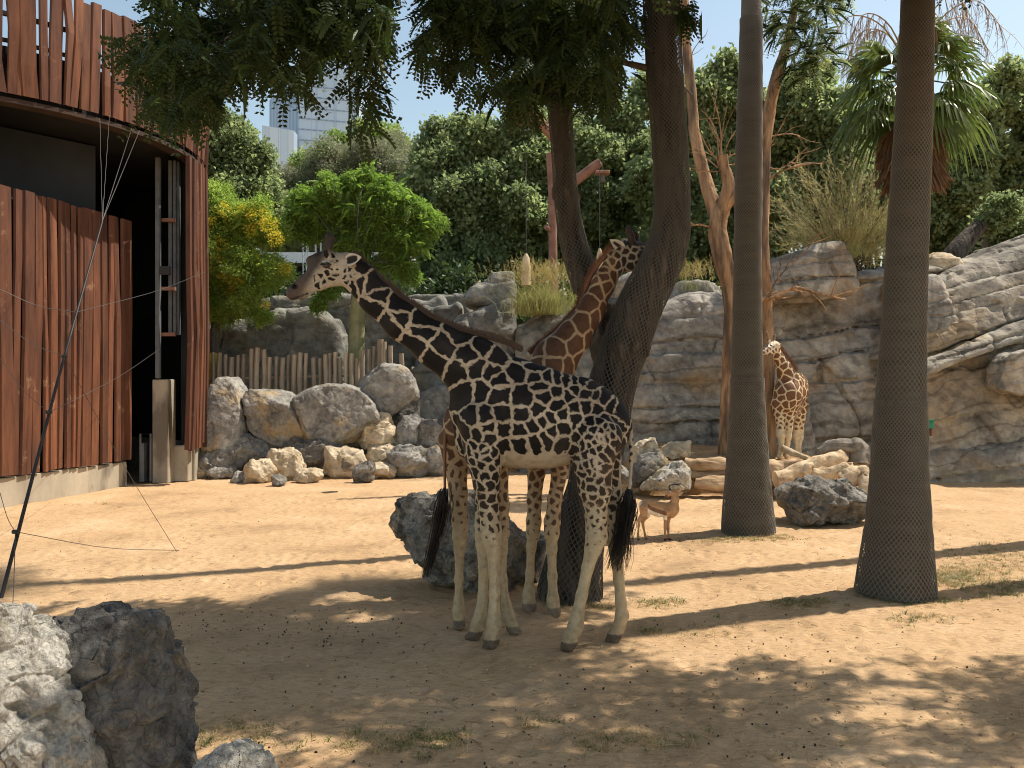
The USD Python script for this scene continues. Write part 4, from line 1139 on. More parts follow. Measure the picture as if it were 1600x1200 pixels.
def ear_shape(base, tip, width, face, cup=.35):
    """A leaf-shaped cupped ear with some thickness."""
    b, t = np.asarray(base), np.asarray(tip)
    L = t - b; l = np.linalg.norm(L); a = L / l
    n = nrm(np.asarray(face) - a * (np.asarray(face) @ a)); s = np.cross(a, n)
    us, ws = np.linspace(0, 1, 11), np.linspace(-1, 1, 9)
    grid = []
    for u in us:
        w = width * (math.sin(math.pi * min(1, u * .93 + .07) ** .75) ** .8 + .02)
        for q in ws:
            grid.append(b + a * u * l + s * q * w + n * (cup * w * q * q - .15 * w))
    g = np.array(grid); th = n * -.008
    v = np.vstack([g, g + th])
    m = len(ws); f = []
    for i in range(len(us) - 1):
        for j in range(m - 1):
            k = i * m + j; f += [(k, k + 1, k + m + 1), (k, k + m + 1, k + m)]
    f = np.array(f); N = len(g)
    f = np.vstack([f, f[:, ::-1] + N])
    rim = [i * m for i in range(len(us))] + [(len(us) - 1) * m + j for j in range(1, m)] + [i * m + m - 1 for i in range(len(us) - 2, -1, -1)] + list(range(m - 2, 0, -1))
    for k, k2 in zip(rim, rim[1:] + rim[:1]):
        f = np.vstack([f, [(k, k2, k2 + N), (k, k2 + N, k + N)]])
    return v, f


def eyeball(c, r, n):
    m = trimesh.creation.icosphere(2, r)
    m.apply_scale([1, .55, .8])
    m.apply_translation(c)
    return np.array(m.vertices), np.array(m.faces)


def ring_mesh(c, axis, r, th):
    return None


# ---- the dark giraffe: side on, facing left
SEEDS1 = [(559, 419), (548, 426), (582, 438), (562, 446), (589, 459), (581, 483), (626, 471), (618, 490), (605, 510), (662, 496), (655, 512), (642, 538), (693, 536), (678, 567), (710, 586), (730, 548), (722, 518), (758, 535), (742, 572),
          (782, 551), (815, 553), (767, 577), (745, 606), (723, 612), (809, 575), (782, 588), (778, 612), (816, 615), (840, 582), (840, 568), (850, 597), (850, 613), (730, 650), (760, 644), (789, 645), (818, 648), (848, 639), (739, 683), (765, 676), (721, 678), (791, 672), (811, 678), (835, 672), (853, 661), (765, 690), (738, 712), (750, 709), (760, 712), (747, 731), (766, 720), (815, 700), (837, 696), (857, 690),
          (857, 583), (872, 586), (887, 590), (901, 592), (912, 591), (923, 597), (873, 604), (901, 602), (917, 607), (891, 613), (934, 614), (947, 621), (873, 628), (901, 631), (919, 630), (939, 633), (959, 633), (885, 644), (863, 657), (905, 652), (919, 654), (934, 654), (951, 646), (965, 652), (972, 644), (887, 674), (904, 668), (923, 668), (938, 668), (949, 661), (956, 670), (961, 663), (971, 669), (863, 683), (895, 687), (916, 683), (931, 683), (944, 688), (953, 687), (963, 680), (885, 697), (894, 700), (904, 696), (913, 698), (926, 698), (909, 710), (923, 709), (938, 707), (956, 709), (965, 696), (894, 716), (947, 718), (893, 726), (909, 725), (920, 725), (928, 722), (937, 729), (903, 735), (935, 739), (947, 738), (905, 744), (918, 743), (930, 747), (942, 753), (916, 753),
          (520.7, 425), (527, 424), (534, 425), (511, 433), (503, 438), (515, 439), (524, 434), (534, 435), (543, 433), (537, 441), (507, 447), (493, 444), (522, 415), (529, 416), (543, 446), (498, 450), (523, 397), (523, 403), (517, 400), (539, 421), (529, 408)]


def giraffe_dark():
    YC = 8.31
    body = [[(750, 642, YC, 47), (775, 632, YC, 62), (815, 648, YC, 76), (860, 656, YC, 68), (905, 655, YC, 56), (938, 670, YC, 46)],
            [(775, 594, YC, 46), (805, 596, YC, 27), (850, 620, YC, 32), (903, 641, YC, 40), (938, 657, YC, 38)],
            [(744, 690, YC, 32), (775, 680, YC, 42)],
            [(812, 698, YC, 24), (875, 696, YC, 22)]]
    neck = [[(775, 618, YC, 62), (738, 574, YC, 46), (686, 542, YC, 34), (628, 502, YC, 27), (588, 466, YC, 24), (562, 435, YC, 22.5), (550, 423, YC, 21)]]
    head = [[(541, 412, YC, 18), (520, 418, YC, 20), (500, 424, YC, 17), (478, 443, YC, 12), (459, 456, YC, 10.5)],
            [(546, 430, YC, 18), (524, 433, YC, 13), (500, 444, YC, 9), (478, 453, YC, 6)],
            [(487, 408, YC, 9), (502, 408, YC, 14), (520, 408, YC, 14)],
            [(456, 460, YC, 8.5), (470, 460, YC, 7)], [(474, 463, YC, 5.2), (484, 456, YC, 5)]]
    horns = [[(511, 400, YC - .075, 8.5), (513, 384, YC - .085, 6), (514.6, 371, YC - .09, 6.2), (515, 368, YC - .09, 5.4)],
             [(511, 400, YC + .075, 8.5), (514, 384, YC + .085, 6), (517, 373, YC + .09, 6)]]
    yn, yf = 8.20, 8.47
    legs = [[(757, 660, yn - .02, 42), (757, 710, yn - .03, 30), (760, 755, yn - .02, 20.5), (764, 800, yn, 14.8), (767, 828, yn, 16.2), (768, 842, yn, 15.2), (771, 862, yn, 10.8), (772, 890, yn, 8.6), (773, 925, yn, 8.2), (772, 962, yn, 9.5), (772, 976, yn, 12), (770, 990, yn, 11), (768, 1000, yn, 13)],
            [(762, 680, yf, 34), (760, 740, yf, 20), (756, 795, yf, 13), (753, 830, yf, 12.5), (754, 850, yf, 10.5), (756, 885, yf, 8.5), (755, 930, yf, 8), (750, 962, yf, 9), (748, 974, yf, 11.5), (743, 988, yf, 11)],
            [(934, 684, 8.16, 38), (927, 724, 8.14, 31), (930, 765, 8.13, 26), (931, 800, 8.13, 17.5), (932, 838, 8.13, 16.8), (927, 856, 8.13, 13.2), (918, 888, 8.12, 9.2), (909, 930, 8.12, 8.8), (902, 962, 8.12, 10), (900, 977, 8.12, 12), (893, 994, 8.12, 11.5), (889, 1004, 8.12, 12.5)],
            [(938, 680, 8.44, 30), (948, 718, 8.42, 22), (956, 765, 8.41, 15), (959, 805, 8.40, 14), (960, 838, 8.39, 13.5), (963, 865, 8.38, 10.5), (967, 905, 8.38, 8.3), (970, 940, 8.38, 8.3), (972, 962, 8.38, 10.2), (967, 980, 8.38, 9.5), (960, 993, 8.38, 11.5)]]
    hoofs = [[(765, 1006, yn, 11), (758, 1010, yn, 5)], [(740, 993, yf, 10), (730, 996, yf, 4.5)], [(886, 1009, 8.12, 11), (880, 1012, 8.12, 5)], [(957, 998, 8.38, 10), (950, 1000, 8.38, 5)]]
    lo, hi = bounds_of(body + neck + head + horns + legs + hoofs)
    F = Field(lo, hi, .0135)
    for c in body:
        chain(F, c, .09, w=.62)
    for c in neck:
        chain(F, c, .07, w=.72)
    for c in legs:
        chain(F, c, .03)
    for c in hoofs:
        chain(F, c, .02, w=1.25)
    for c in head:
        chain(F, c, .03, w=.8)
    for c in horns:
        chain(F, c, .03)
    F.cut(W(460, 447.5, YC - .055), .018, .01)
    F.bone(W(505, 411, YC - .115), W(517, 411, YC - .12), .022, .018, .03)       # brow
    v, f = smooth_mesh(*F.mesh(), 3)
    px, py = pixel(v)
    # seeds seen from this side, mirrored to the other
    seeds = []
    T = cKDTree(np.stack([px, py], 1))
    for a, b in SEEDS1:
        idx = T.query_ball_point([a, b], 7)
        if idx:
            idx = np.array(idx); seeds.append(v[idx[np.argmin(v[idx, 1])]])
    seeds = np.array(seeds)
    mirror = seeds * [1, -1, 1] + [0, 2 * YC, 0]
    mirror = mirror[mirror[:, 1] > YC + .05]
    rng = np.random.default_rng(3)
    low = (py > 752) | ((py > 700) & (px < 790)) | ((v[:, 1] > YC) & (py > 690))
    sp = np.where(px < 800, .085, .075)
    extra = dart(v[low & (py < 905)], (sp * np.interp(py, [750, 800, 860], [1, .85, .72]))[low & (py < 905)], rng, None, 5000)
    D0 = cKDTree(np.vstack([seeds, mirror])).query(extra)[0]
    S = np.vstack([seeds, mirror, extra[D0 > .05]])
    q = v + (np.stack([meshkit.fbm(v * 22 + o, 3, 7 + o) for o in (0, 1, 2)], -1) - .5) * .07
    e = to_border(q, S)
    headz = px < 551 - (py - 400) * .05
    thr = np.where(px < 700, np.interp(px, [560, 700], [.014, .018]), .0155)
    thr = np.where(px > 850, np.interp(px, [850, 920], [.0145, .0105]), thr)
    leg = np.where(px < 800, np.interp(py, [690, 760, 790, 812, 832, 852, 862], [.012, .0105, .0135, .0185, .026, .036, 9]), np.interp(py, [735, 780, 815, 845, 868, 880], [.0105, .0135, .019, .026, .036, 9]))
    thr = np.where((py > np.where(px < 800, 690, 735)), leg, thr)
    thr = np.where((py > 700) & (px > 788) & (px < 882), thr + .05 * sst(700, 716, py), thr)
    far_inner = (v[:, 1] > YC + .03) & (py > 725)
    thr = np.where(far_inner & (px > 925), 9, thr)
    thr = np.where(headz, np.where(px < 489, 9, .0125), thr)
    dseed = cKDTree(S).query(q)[0]
    thr = np.where(headz & (dseed > .046), 9, thr)
    belly = (py > 712) & (px > 782) & (px < 890) & (np.abs(v[:, 1] - YC) < .28)
    thr = np.where(belly, 9, thr)
    e = e / .06; thr = thr / .06
    edge = e - thr
    tan = np.array([.345, .275, .195])
    base = np.tile(tan, (len(v), 1))
    base = lerp(base, np.tile([.36, .275, .165], (len(v), 1)), sst(700, 900, py))
    patch = np.tile([.0075, .006, .0052], (len(v), 1))
    patch = lerp(patch, np.tile([.024, .016, .011], (len(v), 1)), sst(655, 735, py) * sst(830, 900, px))
    patch = lerp(patch, np.tile([.034, .022, .014], (len(v), 1)), sst(720, 820, py))
    patch = patch * (1 + 2.2 * np.clip(meshkit.fbm(v * 5, 3, 17) - .45, 0, 1) * 2)[:, None]
    base = base * (.82 + .36 * meshkit.fbm(v * 4 + 9, 3, 18))[:, None]
    # face: dark bridge, pale cheek, greyish muzzle
    A, B = np.array([492, 394.0]), np.array([452, 449.0])
    dr = (B - A) / np.linalg.norm(B - A); nn = np.array([-dr[1], dr[0]])
    dist = np.abs((px - A[0]) * nn[0] + (py - A[1]) * nn[1])
    bridge = headz & (px < 512)
    base[headz] = np.array([.34, .285, .22])
    wgt = np.where(bridge, 1 - sst(12, 26, dist), 0)
    base = lerp(base, np.tile([.045, .034, .027], (len(v), 1)), wgt)
    base = lerp(base, np.tile([.075, .052, .042], (len(v), 1)), np.where(headz, 1 - sst(464, 496, px), 0) * .92)
    top = headz & (py < 404) & (px < 525)
    base[top] = lerp(base[top], np.tile([.035, .028, .023], (top.sum(), 1)), 1 - sst(388, 404, py[top]))
    nos = np.hypot(px - 460.7, py - 447.5)
    base = lerp(base, np.tile([.01, .008, .007], (len(v), 1)), 1 - sst(3, 6.5, nos))
    mouth = headz & (px < 482) & (np.abs(py - (466 - (px - 460) * .35)) < 1.3)
    base[mouth] = [.02, .014, .012]
    brow = np.hypot((px - 509), (py - 409.5) * 2.0)
    base = lerp(base, np.tile([.46, .42, .37], (len(v), 1)), np.where(headz, 1 - sst(4, 7.5, brow), 0))
    eyez = np.hypot((px - 510) / 1.0, (py - 415.2) * 2.1)
    base = lerp(base, np.tile([.03, .022, .017], (len(v), 1)), np.where(headz, 1 - sst(5, 9, eyez), 0))
    hoofz = v[:, 2] < .085
    base[hoofz] = [.095, .07, .048]
    base = lerp(base, np.tile([.26, .18, .105], (len(v), 1)), np.where(py > 930, .6 * sst(.35, .1, v[:, 2]) * ~hoofz, 0))
    # the ridge under the mane
    g = thing('giraffe', 'dark giraffe with near-black patches standing side on, head lowered to the left', 'giraffe', (W(840, 0, YC)[0], YC, 0))
    part('body', (v, f), M['coat'], g, smooth=True, attrs={'edge': edge, 'ground_tone': base, 'patch_tone': patch})
    for s in (-1, 1):
        ev, ef = ear_shape(W(540, 408, YC + s * .095), W(564, 401.5, YC + s * .19), .062, (-.2, s * 1.0 if s < 0 else 1, .1))
        n = len(ev)
        u = np.tile(np.concatenate([np.abs(np.tile(np.linspace(-1, 1, 9), 11))]), 2)
        along = np.tile(np.repeat(np.linspace(0, 1, 11), 9), 2)
        dark = (u < .62) & (along < .72) & (along > .05) & (np.arange(n) < n // 2)
        col = np.where(dark[:, None], [.02, .016, .014], [.46, .42, .36])
        part('ear', (ev, ef), M['coat'], g, smooth=True, attrs={'edge': np.full(n, -1.0), 'ground_tone': col, 'patch_tone': col})
        part('eye', eyeball(W(509.5, 414.6, YC + s * .113), .034, None), M['eye'], g, smooth=True)
        lid = [W(500.5, 413.5, YC + s * .128), W(506, 411.3, YC + s * .142), (W(512, 411, YC + s * .145)), W(518, 414, YC + s * .135)]
        part('eyelid', tube(spline(lid, 9), [.006, .012, .012, .006, .006, .009, .01, .008, .004], 6), M['hair_dark'], g)
    rng = np.random.default_rng(8)
    crest = [W(a, b, YC) for a, b in ((551, 399), (563, 407), (600, 441), (646, 476), (700, 507), (752, 523), (785, 533), (815, 548))]
    cp = spline(crest, 60)
    mane = cat_mesh([tube(cp - [0, 0, .01], np.interp(np.linspace(0, 1, 60), [0, .1, .8, 1], [.015, .036, .034, .012]), 8, True, .15, 2, .55), bristles(crest, 2600, .055, .004, rng, .22, (.35, 0, 1))])
    part('mane', mane, M['hair_brown'], g)
    rng = np.random.default_rng(9)
    tl = [W(970, 640, YC + .02), W(981, 654, YC), W(986, 690, YC - .02), W(986, 725, YC - .03), W(983, 766, YC - .04)]
    tv, tf = tube(spline(tl, 26), np.interp(np.linspace(0, 1, 26), [0, .15, .5, 1], [.05, .036, .024, .016]), 10)
    tx, ty = pixel(tv)
    dd, _ = cKDTree(dart(tv, np.full(len(tv), .05), rng)).query(tv, k=2)
    te = (dd[:, 1] - dd[:, 0]) / (dd[:, 1] + dd[:, 0] + 1e-9) - np.interp(ty, [650, 720, 745], [.2, .45, 1.2])
    part('tail', (tv, tf), M['coat'], g, smooth=True, attrs={'edge': te, 'ground_tone': np.tile([.33, .27, .2], (len(tv), 1)), 'patch_tone': np.tile([.03, .02, .015], (len(tv), 1))})
    part('tail_tuft', cat_mesh([tube(spline([W(983, 764, YC - .04), W(981, 785, YC - .05), W(977, 815, YC - .06), W(970, 850, YC - .06)], 14), np.interp(np.linspace(0, 1, 14), [0, .2, .6, 1], [.02, .05, .042, .015]), 9, True, .5, 3),
                                tuft([W(983, 764, YC - .04), W(980, 800, YC - .06), W(973, 840, YC - .06), W(963, 890, YC - .06)], 260, .042, .06, rng, .0045, (.5, .95), 1.2)]), M['hair_dark'], g)


giraffe_dark()


def patches_random(v, sp, rng, warp=.05, freq=14):
    S = dart(v, sp, rng, None, 14000)
    q = v + (np.stack([meshkit.fbm(v * freq + o, 3, 7 + o) for o in (0, 1, 2)], -1) - .5) * warp
    return to_border(q, S)


# ---- the brown giraffe behind it: seen obliquely from behind, head in the tree fork
def giraffe_brown():
    lat = np.array([.76, -.65, 0])
    neck = [[(845, 610, 9.5, 46), (866, 566, 9.62, 38), (897, 526, 9.74, 28), (925, 482, 9.86, 21.5), (943, 443, 9.98, 19.5), (962, 410, 10.08, 18), (972, 398, 10.12, 17)]]
    head = [[(976, 394, 10.12, 16), (992, 398, 10.18, 18), (1010, 404, 10.26, 15), (1030, 416, 10.36, 10), (1042, 424, 10.42, 9)], [(980, 411, 10.14, 14), (998, 415, 10.2, 10), (1028, 426, 10.35, 6)], [(1004, 388, 10.2, 10), (990, 388, 10.15, 12)]]
    horns = [[(988, 385, 10.12, 8), (986, 370, 10.10, 5), (983, 360, 10.08, 5.4), (982, 358, 10.08, 4.6)], [(994, 384, 10.26, 7), (993, 366, 10.28, 5)]]
    legs = [[(714, 690, 8.95, 30), (712, 722, 8.95, 19), (716, 770, 8.93, 13.5), (719, 815, 8.92, 12), (719, 838, 8.91, 11.2), (718, 858, 8.9, 8), (717, 905, 8.87, 6.2), (717, 940, 8.86, 7), (717, 955, 8.86, 9), (717, 972, 8.86, 9.5)],
            [(762, 680, 8.76, 30), (778, 735, 8.72, 16), (783, 790, 8.7, 12), (784, 832, 8.7, 11), (784, 860, 8.69, 8), (785, 905, 8.68, 6.6), (791, 945, 8.66, 7), (795, 963, 8.65, 9), (800, 980, 8.63, 10)],
            [(845, 690, 9.62, 26), (838, 735, 9.62, 14), (835, 780, 9.6, 10.8), (834, 815, 9.58, 11), (833, 833, 9.57, 10), (830, 855, 9.56, 7), (828, 895, 9.55, 6.2), (826, 928, 9.54, 8.5), (827, 946, 9.54, 11.5)],
            [(872, 690, 9.42, 26), (875, 735, 9.42, 13), (867, 780, 9.41, 10.5), (863, 815, 9.4, 12), (862, 833, 9.39, 11), (862, 858, 9.38, 7.5), (863, 900, 9.37, 6.8), (864, 936, 9.36, 8.5), (866, 955, 9.36, 11)]]
    hoofs = [[(717, 976, 8.84, 10), (713, 979, 8.8, 6)], [(806, 985, 8.62, 9), (812, 987, 8.61, 4)], [(827, 950, 9.5, 11), (828, 953, 9.48, 7)], [(866, 958, 9.34, 11), (868, 961, 9.32, 7)]]
    allc = neck + head + horns + legs + hoofs
    lo, hi = bounds_of(allc, .3)
    lo = np.minimum(lo, [-.95, 8.4, -.05])
    F = Field(lo, hi, .016)
    B = lambda p, q, r0, r1, k=.1, w=.7: F.bone(np.array(p), np.array(q), r0, r1, k, lat, w)
    B((-.40, 8.98, 2.10), (-.02, 9.25, 2.14), .38, .47); B((-.02, 9.25, 2.14), (.30, 9.52, 2.18), .47, .46)
    B((-.48, 8.92, 2.2), (-.36, 9.0, 2.3), .26, .26); B((.30, 9.52, 2.3), (.36, 9.56, 2.55), .34, .22)
    for c in neck:
        chain(F, c, .07, lat, .74)
    for c in legs:
        chain(F, c, .05)
    for c in hoofs:
        chain(F, c, .02)
    for c in head:
        chain(F, c, .03, (.7, -.7, 0), .8)
    for c in horns:
        chain(F, c, .025)
    v, f = smooth_mesh(*F.mesh(), 3)
    px, py = pixel(v)
    rng = np.random.default_rng(21)
    sp = np.interp(py, [380, 430, 470, 560, 650, 730, 800], [.05, .10, .17, .20, .16, .085, .07])
    e = patches_random(v, sp, rng)
    headz = (py < 432) & (px > 962)
    thr = np.interp(py, [400, 560, 700, 780, 815, 850, 860], [.014, .017, .015, .019, .026, .036, 9])
    thr = np.where(headz, .013, thr)
    thr = np.where((px > 690) & (px < 735) & (py > 690), thr + .008, thr)
    e, thr = e / .06, thr / .06
    base = np.tile([.31, .22, .135], (len(v), 1))
    base = lerp(base, np.tile([.35, .26, .155], (len(v), 1)), sst(740, 860, py))
    patch = np.tile([.085, .043, .024], (len(v), 1))
    base[headz] = [.34, .28, .21]
    patch = lerp(patch, np.tile([.04, .026, .018], (len(v), 1)), headz * 1.0)
    top = headz & (py < 384)
    base[top] = [.04, .03, .025]
    base[v[:, 2] < .085] = [.16, .12, .085]
    g = thing('giraffe', 'brown giraffe behind the dark one, its head passing through the fork of the netted tree', 'giraffe', (-.05, 9.2, 0))
    part('body', (v, f), M['coat'], g, smooth=True, attrs={'edge': e - thr, 'ground_tone': base, 'patch_tone': patch})
    for k, (b, t) in enumerate(((W(975, 390, 10.02), W(953, 374, 9.98)), (W(985, 386, 10.28), W(972, 372, 10.4)))):
        ev, ef = ear_shape(b, t, .06, (.1, -1, -.1))
        n = len(ev)
        u = np.tile(np.abs(np.tile(np.linspace(-1, 1, 9), 11)), 2); al = np.tile(np.repeat(np.linspace(0, 1, 11), 9), 2)
        dark = (u < .45) & (al < .75) & (al > .15) & (np.arange(n) < n // 2)
        col = np.where(dark[:, None], [.025, .02, .016], [.42, .37, .30])
        part('ear', (ev, ef), M['coat'], g, smooth=True, attrs={'edge': np.full(n, -1.0), 'ground_tone': col, 'patch_tone': col})
    part('eye', eyeball(W(1001, 395, 10.075), .034, None), M['eye'], g, smooth=True)
    crest = [W(a, b, Y) for a, b, Y in ((962, 388, 10.08), (953, 391, 10.06), (925, 427, 9.98), (907, 473, 9.87), (888, 500, 9.8), (870, 518, 9.75), (848, 536, 9.68), (829, 553, 9.6))]
    part('mane', cat_mesh([tube(spline(crest, 40), np.interp(np.linspace(0, 1, 40), [0, .1, .8, 1], [.012, .03, .03, .012]), 7, True, .3, 2), bristles(crest, 1600, .075, .005, rng, .35, (-.75, -.2, .6))]), M['hair_red'], g)
    tl = [W(702, 640, 8.8), W(696, 680, 8.74), W(695, 720, 8.72), W(695, 763, 8.7)]
    part('tail', tube(spline(tl, 20), np.interp(np.linspace(0, 1, 20), [0, .3, 1], [.035, .02, .013]), 8), M['hair_red'], g, smooth=True)
    part('tail_tuft', cat_mesh([tube(spline([W(695, 762, 8.7), W(690, 790, 8.7), W(682, 835, 8.7), W(670, 885, 8.7)], 14), np.interp(np.linspace(0, 1, 14), [0, .2, .6, 1], [.015, .05, .04, .01]), 8, True, .4, 5),
                                tuft([W(695, 762, 8.7), W(689, 800, 8.7), W(680, 845, 8.7), W(664, 902, 8.7)], 170, .035, .02, rng, .0045, (.5, .95))]), M['hair_dark'], g)


giraffe_brown()


# ---- the small giraffe by the cliff: sunlit, facing the viewer
def giraffe_small():
    Y = 20.4
    lat = (1, .1, 0)
    torso = [[(1230, 616, Y, 25), (1236, 612, Y + .5, 27), (1242, 608, Y + .95, 24)], [(1233, 602, Y + .15, 19), (1243, 600, Y + .9, 19)], [(1228, 632, Y - .1, 14), (1238, 634, Y + .7, 18)]]
    neck = [[(1233, 600, Y + .1, 18), (1224, 573, Y - .05, 10.5), (1216, 557, Y - .12, 7.2), (1212, 547, Y - .15, 6.4)]]
    head = [[(1211, 541, Y - .15, 8), (1203, 543, Y - .2, 7.2), (1194, 549, Y - .3, 5), (1190, 552, Y - .34, 4.2)], [(1210, 547, Y - .15, 6), (1196, 552, Y - .3, 3.5)]]
    horns = [[(1202, 535, Y - .25, 3), (1199, 524, Y - .28, 2), (1198, 519, Y - .28, 2.3)], [(1208, 535, Y - .08, 3), (1210, 527, Y - .06, 1.8), (1210, 524, Y - .06, 2.1)]]
    legs = [[(1217, 630, Y, 13), (1219, 650, Y - .05, 8.5), (1220, 668, Y - .08, 6.2), (1220, 679, Y - .1, 6.6), (1221, 690, Y - .1, 4.2), (1220, 706, Y - .1, 3.4), (1218, 713, Y - .14, 4.4)],
            [(1236, 632, Y, 12), (1233, 652, Y - .02, 7.5), (1232, 670, Y - .02, 5.6), (1231, 682, Y, 5.6), (1230, 694, Y, 3.8), (1230, 709, Y, 3.2), (1229, 713, Y - .03, 4)],
            [(1244, 632, Y + .9, 13), (1243, 655, Y + .9, 7), (1242, 672, Y + .95, 5.8), (1242, 682, Y + .95, 5.4), (1243, 692, Y + .93, 3.2), (1244, 707, Y + .9, 3), (1244, 711, Y + .86, 3.6)],
            [(1252, 632, Y + .9, 11), (1251, 655, Y + .95, 6.5), (1250, 672, Y + 1, 5.2), (1250, 683, Y + 1, 5), (1249, 693, Y + .98, 3.2), (1249, 707, Y + .95, 3), (1249, 711, Y + .92, 3.6)]]
    lo, hi = bounds_of(torso + neck + head + horns + legs, .2)
    F = Field(lo, hi, .02)
    for c in torso:
        chain(F, c, .10, lat, .84)
    for c in neck:
        chain(F, c, .07)
    for c in legs:
        chain(F, c, .05)
    for c in head + horns:
        chain(F, c, .03)
    v, f = smooth_mesh(*F.mesh(), 2)
    px, py = pixel(v)
    rng = np.random.default_rng(31)
    sp = np.interp(py, [540, 560, 590, 620, 645, 680], [.075, .12, .20, .19, .11, .09])
    e = patches_random(v, sp, rng, .06, 9)
    thr = np.interp(py, [540, 552, 560, 640, 672, 690], [.03, .018, .02, .016, .03, 9])
    e, thr = e / .06, thr / .06
    base = np.tile([.58, .45, .28], (len(v), 1))
    patch = np.tile([.15, .072, .036], (len(v), 1))
    headz = py < 556
    base[headz & (px < 1214)] = [.55, .46, .35]
    base[headz & (py < 531)] = [.22, .15, .09]
    base = lerp(base, np.tile([.20, .15, .11], (len(v), 1)), np.where(headz, 1 - sst(3, 7, np.hypot(px - 1198, py - 538)), 0) * .8)
    g = thing('giraffe', 'small sunlit tan giraffe standing on the mound against the cliff', 'giraffe', tuple(W(1232, 0, 20.8) * [1, 1, 0] + [0, 0, .85]))
    part('body', (v, f), M['coat'], g, smooth=True, attrs={'edge': e - thr, 'ground_tone': base, 'patch_tone': patch})
    for b, t in ((W(1213, 540, Y - .08), W(1221, 537, Y - .05)), (W(1204, 539, Y - .3), W(1200, 541, Y - .42))):
        ev, ef = ear_shape(b, t, .05, (0, -1, -.1))
        col = np.tile([.6, .54, .46], (len(ev), 1))
        part('ear', (ev, ef), M['coat'], g, smooth=True, attrs={'edge': np.full(len(ev), -1.0), 'ground_tone': col, 'patch_tone': col})
    part('eye', eyeball(W(1204.5, 540, Y - .3), .03, None), M['eye'], g, smooth=True)
    crest = [W(1213, 538, Y - .1), W(1222, 549, Y - .02), W(1236, 566, Y + .1), W(1244, 580, Y + .3)]
    part('mane', bristles(crest, 500, .10, .008, rng, .3, (.6, .1, .8)), M['hair_red'], g)


giraffe_small()


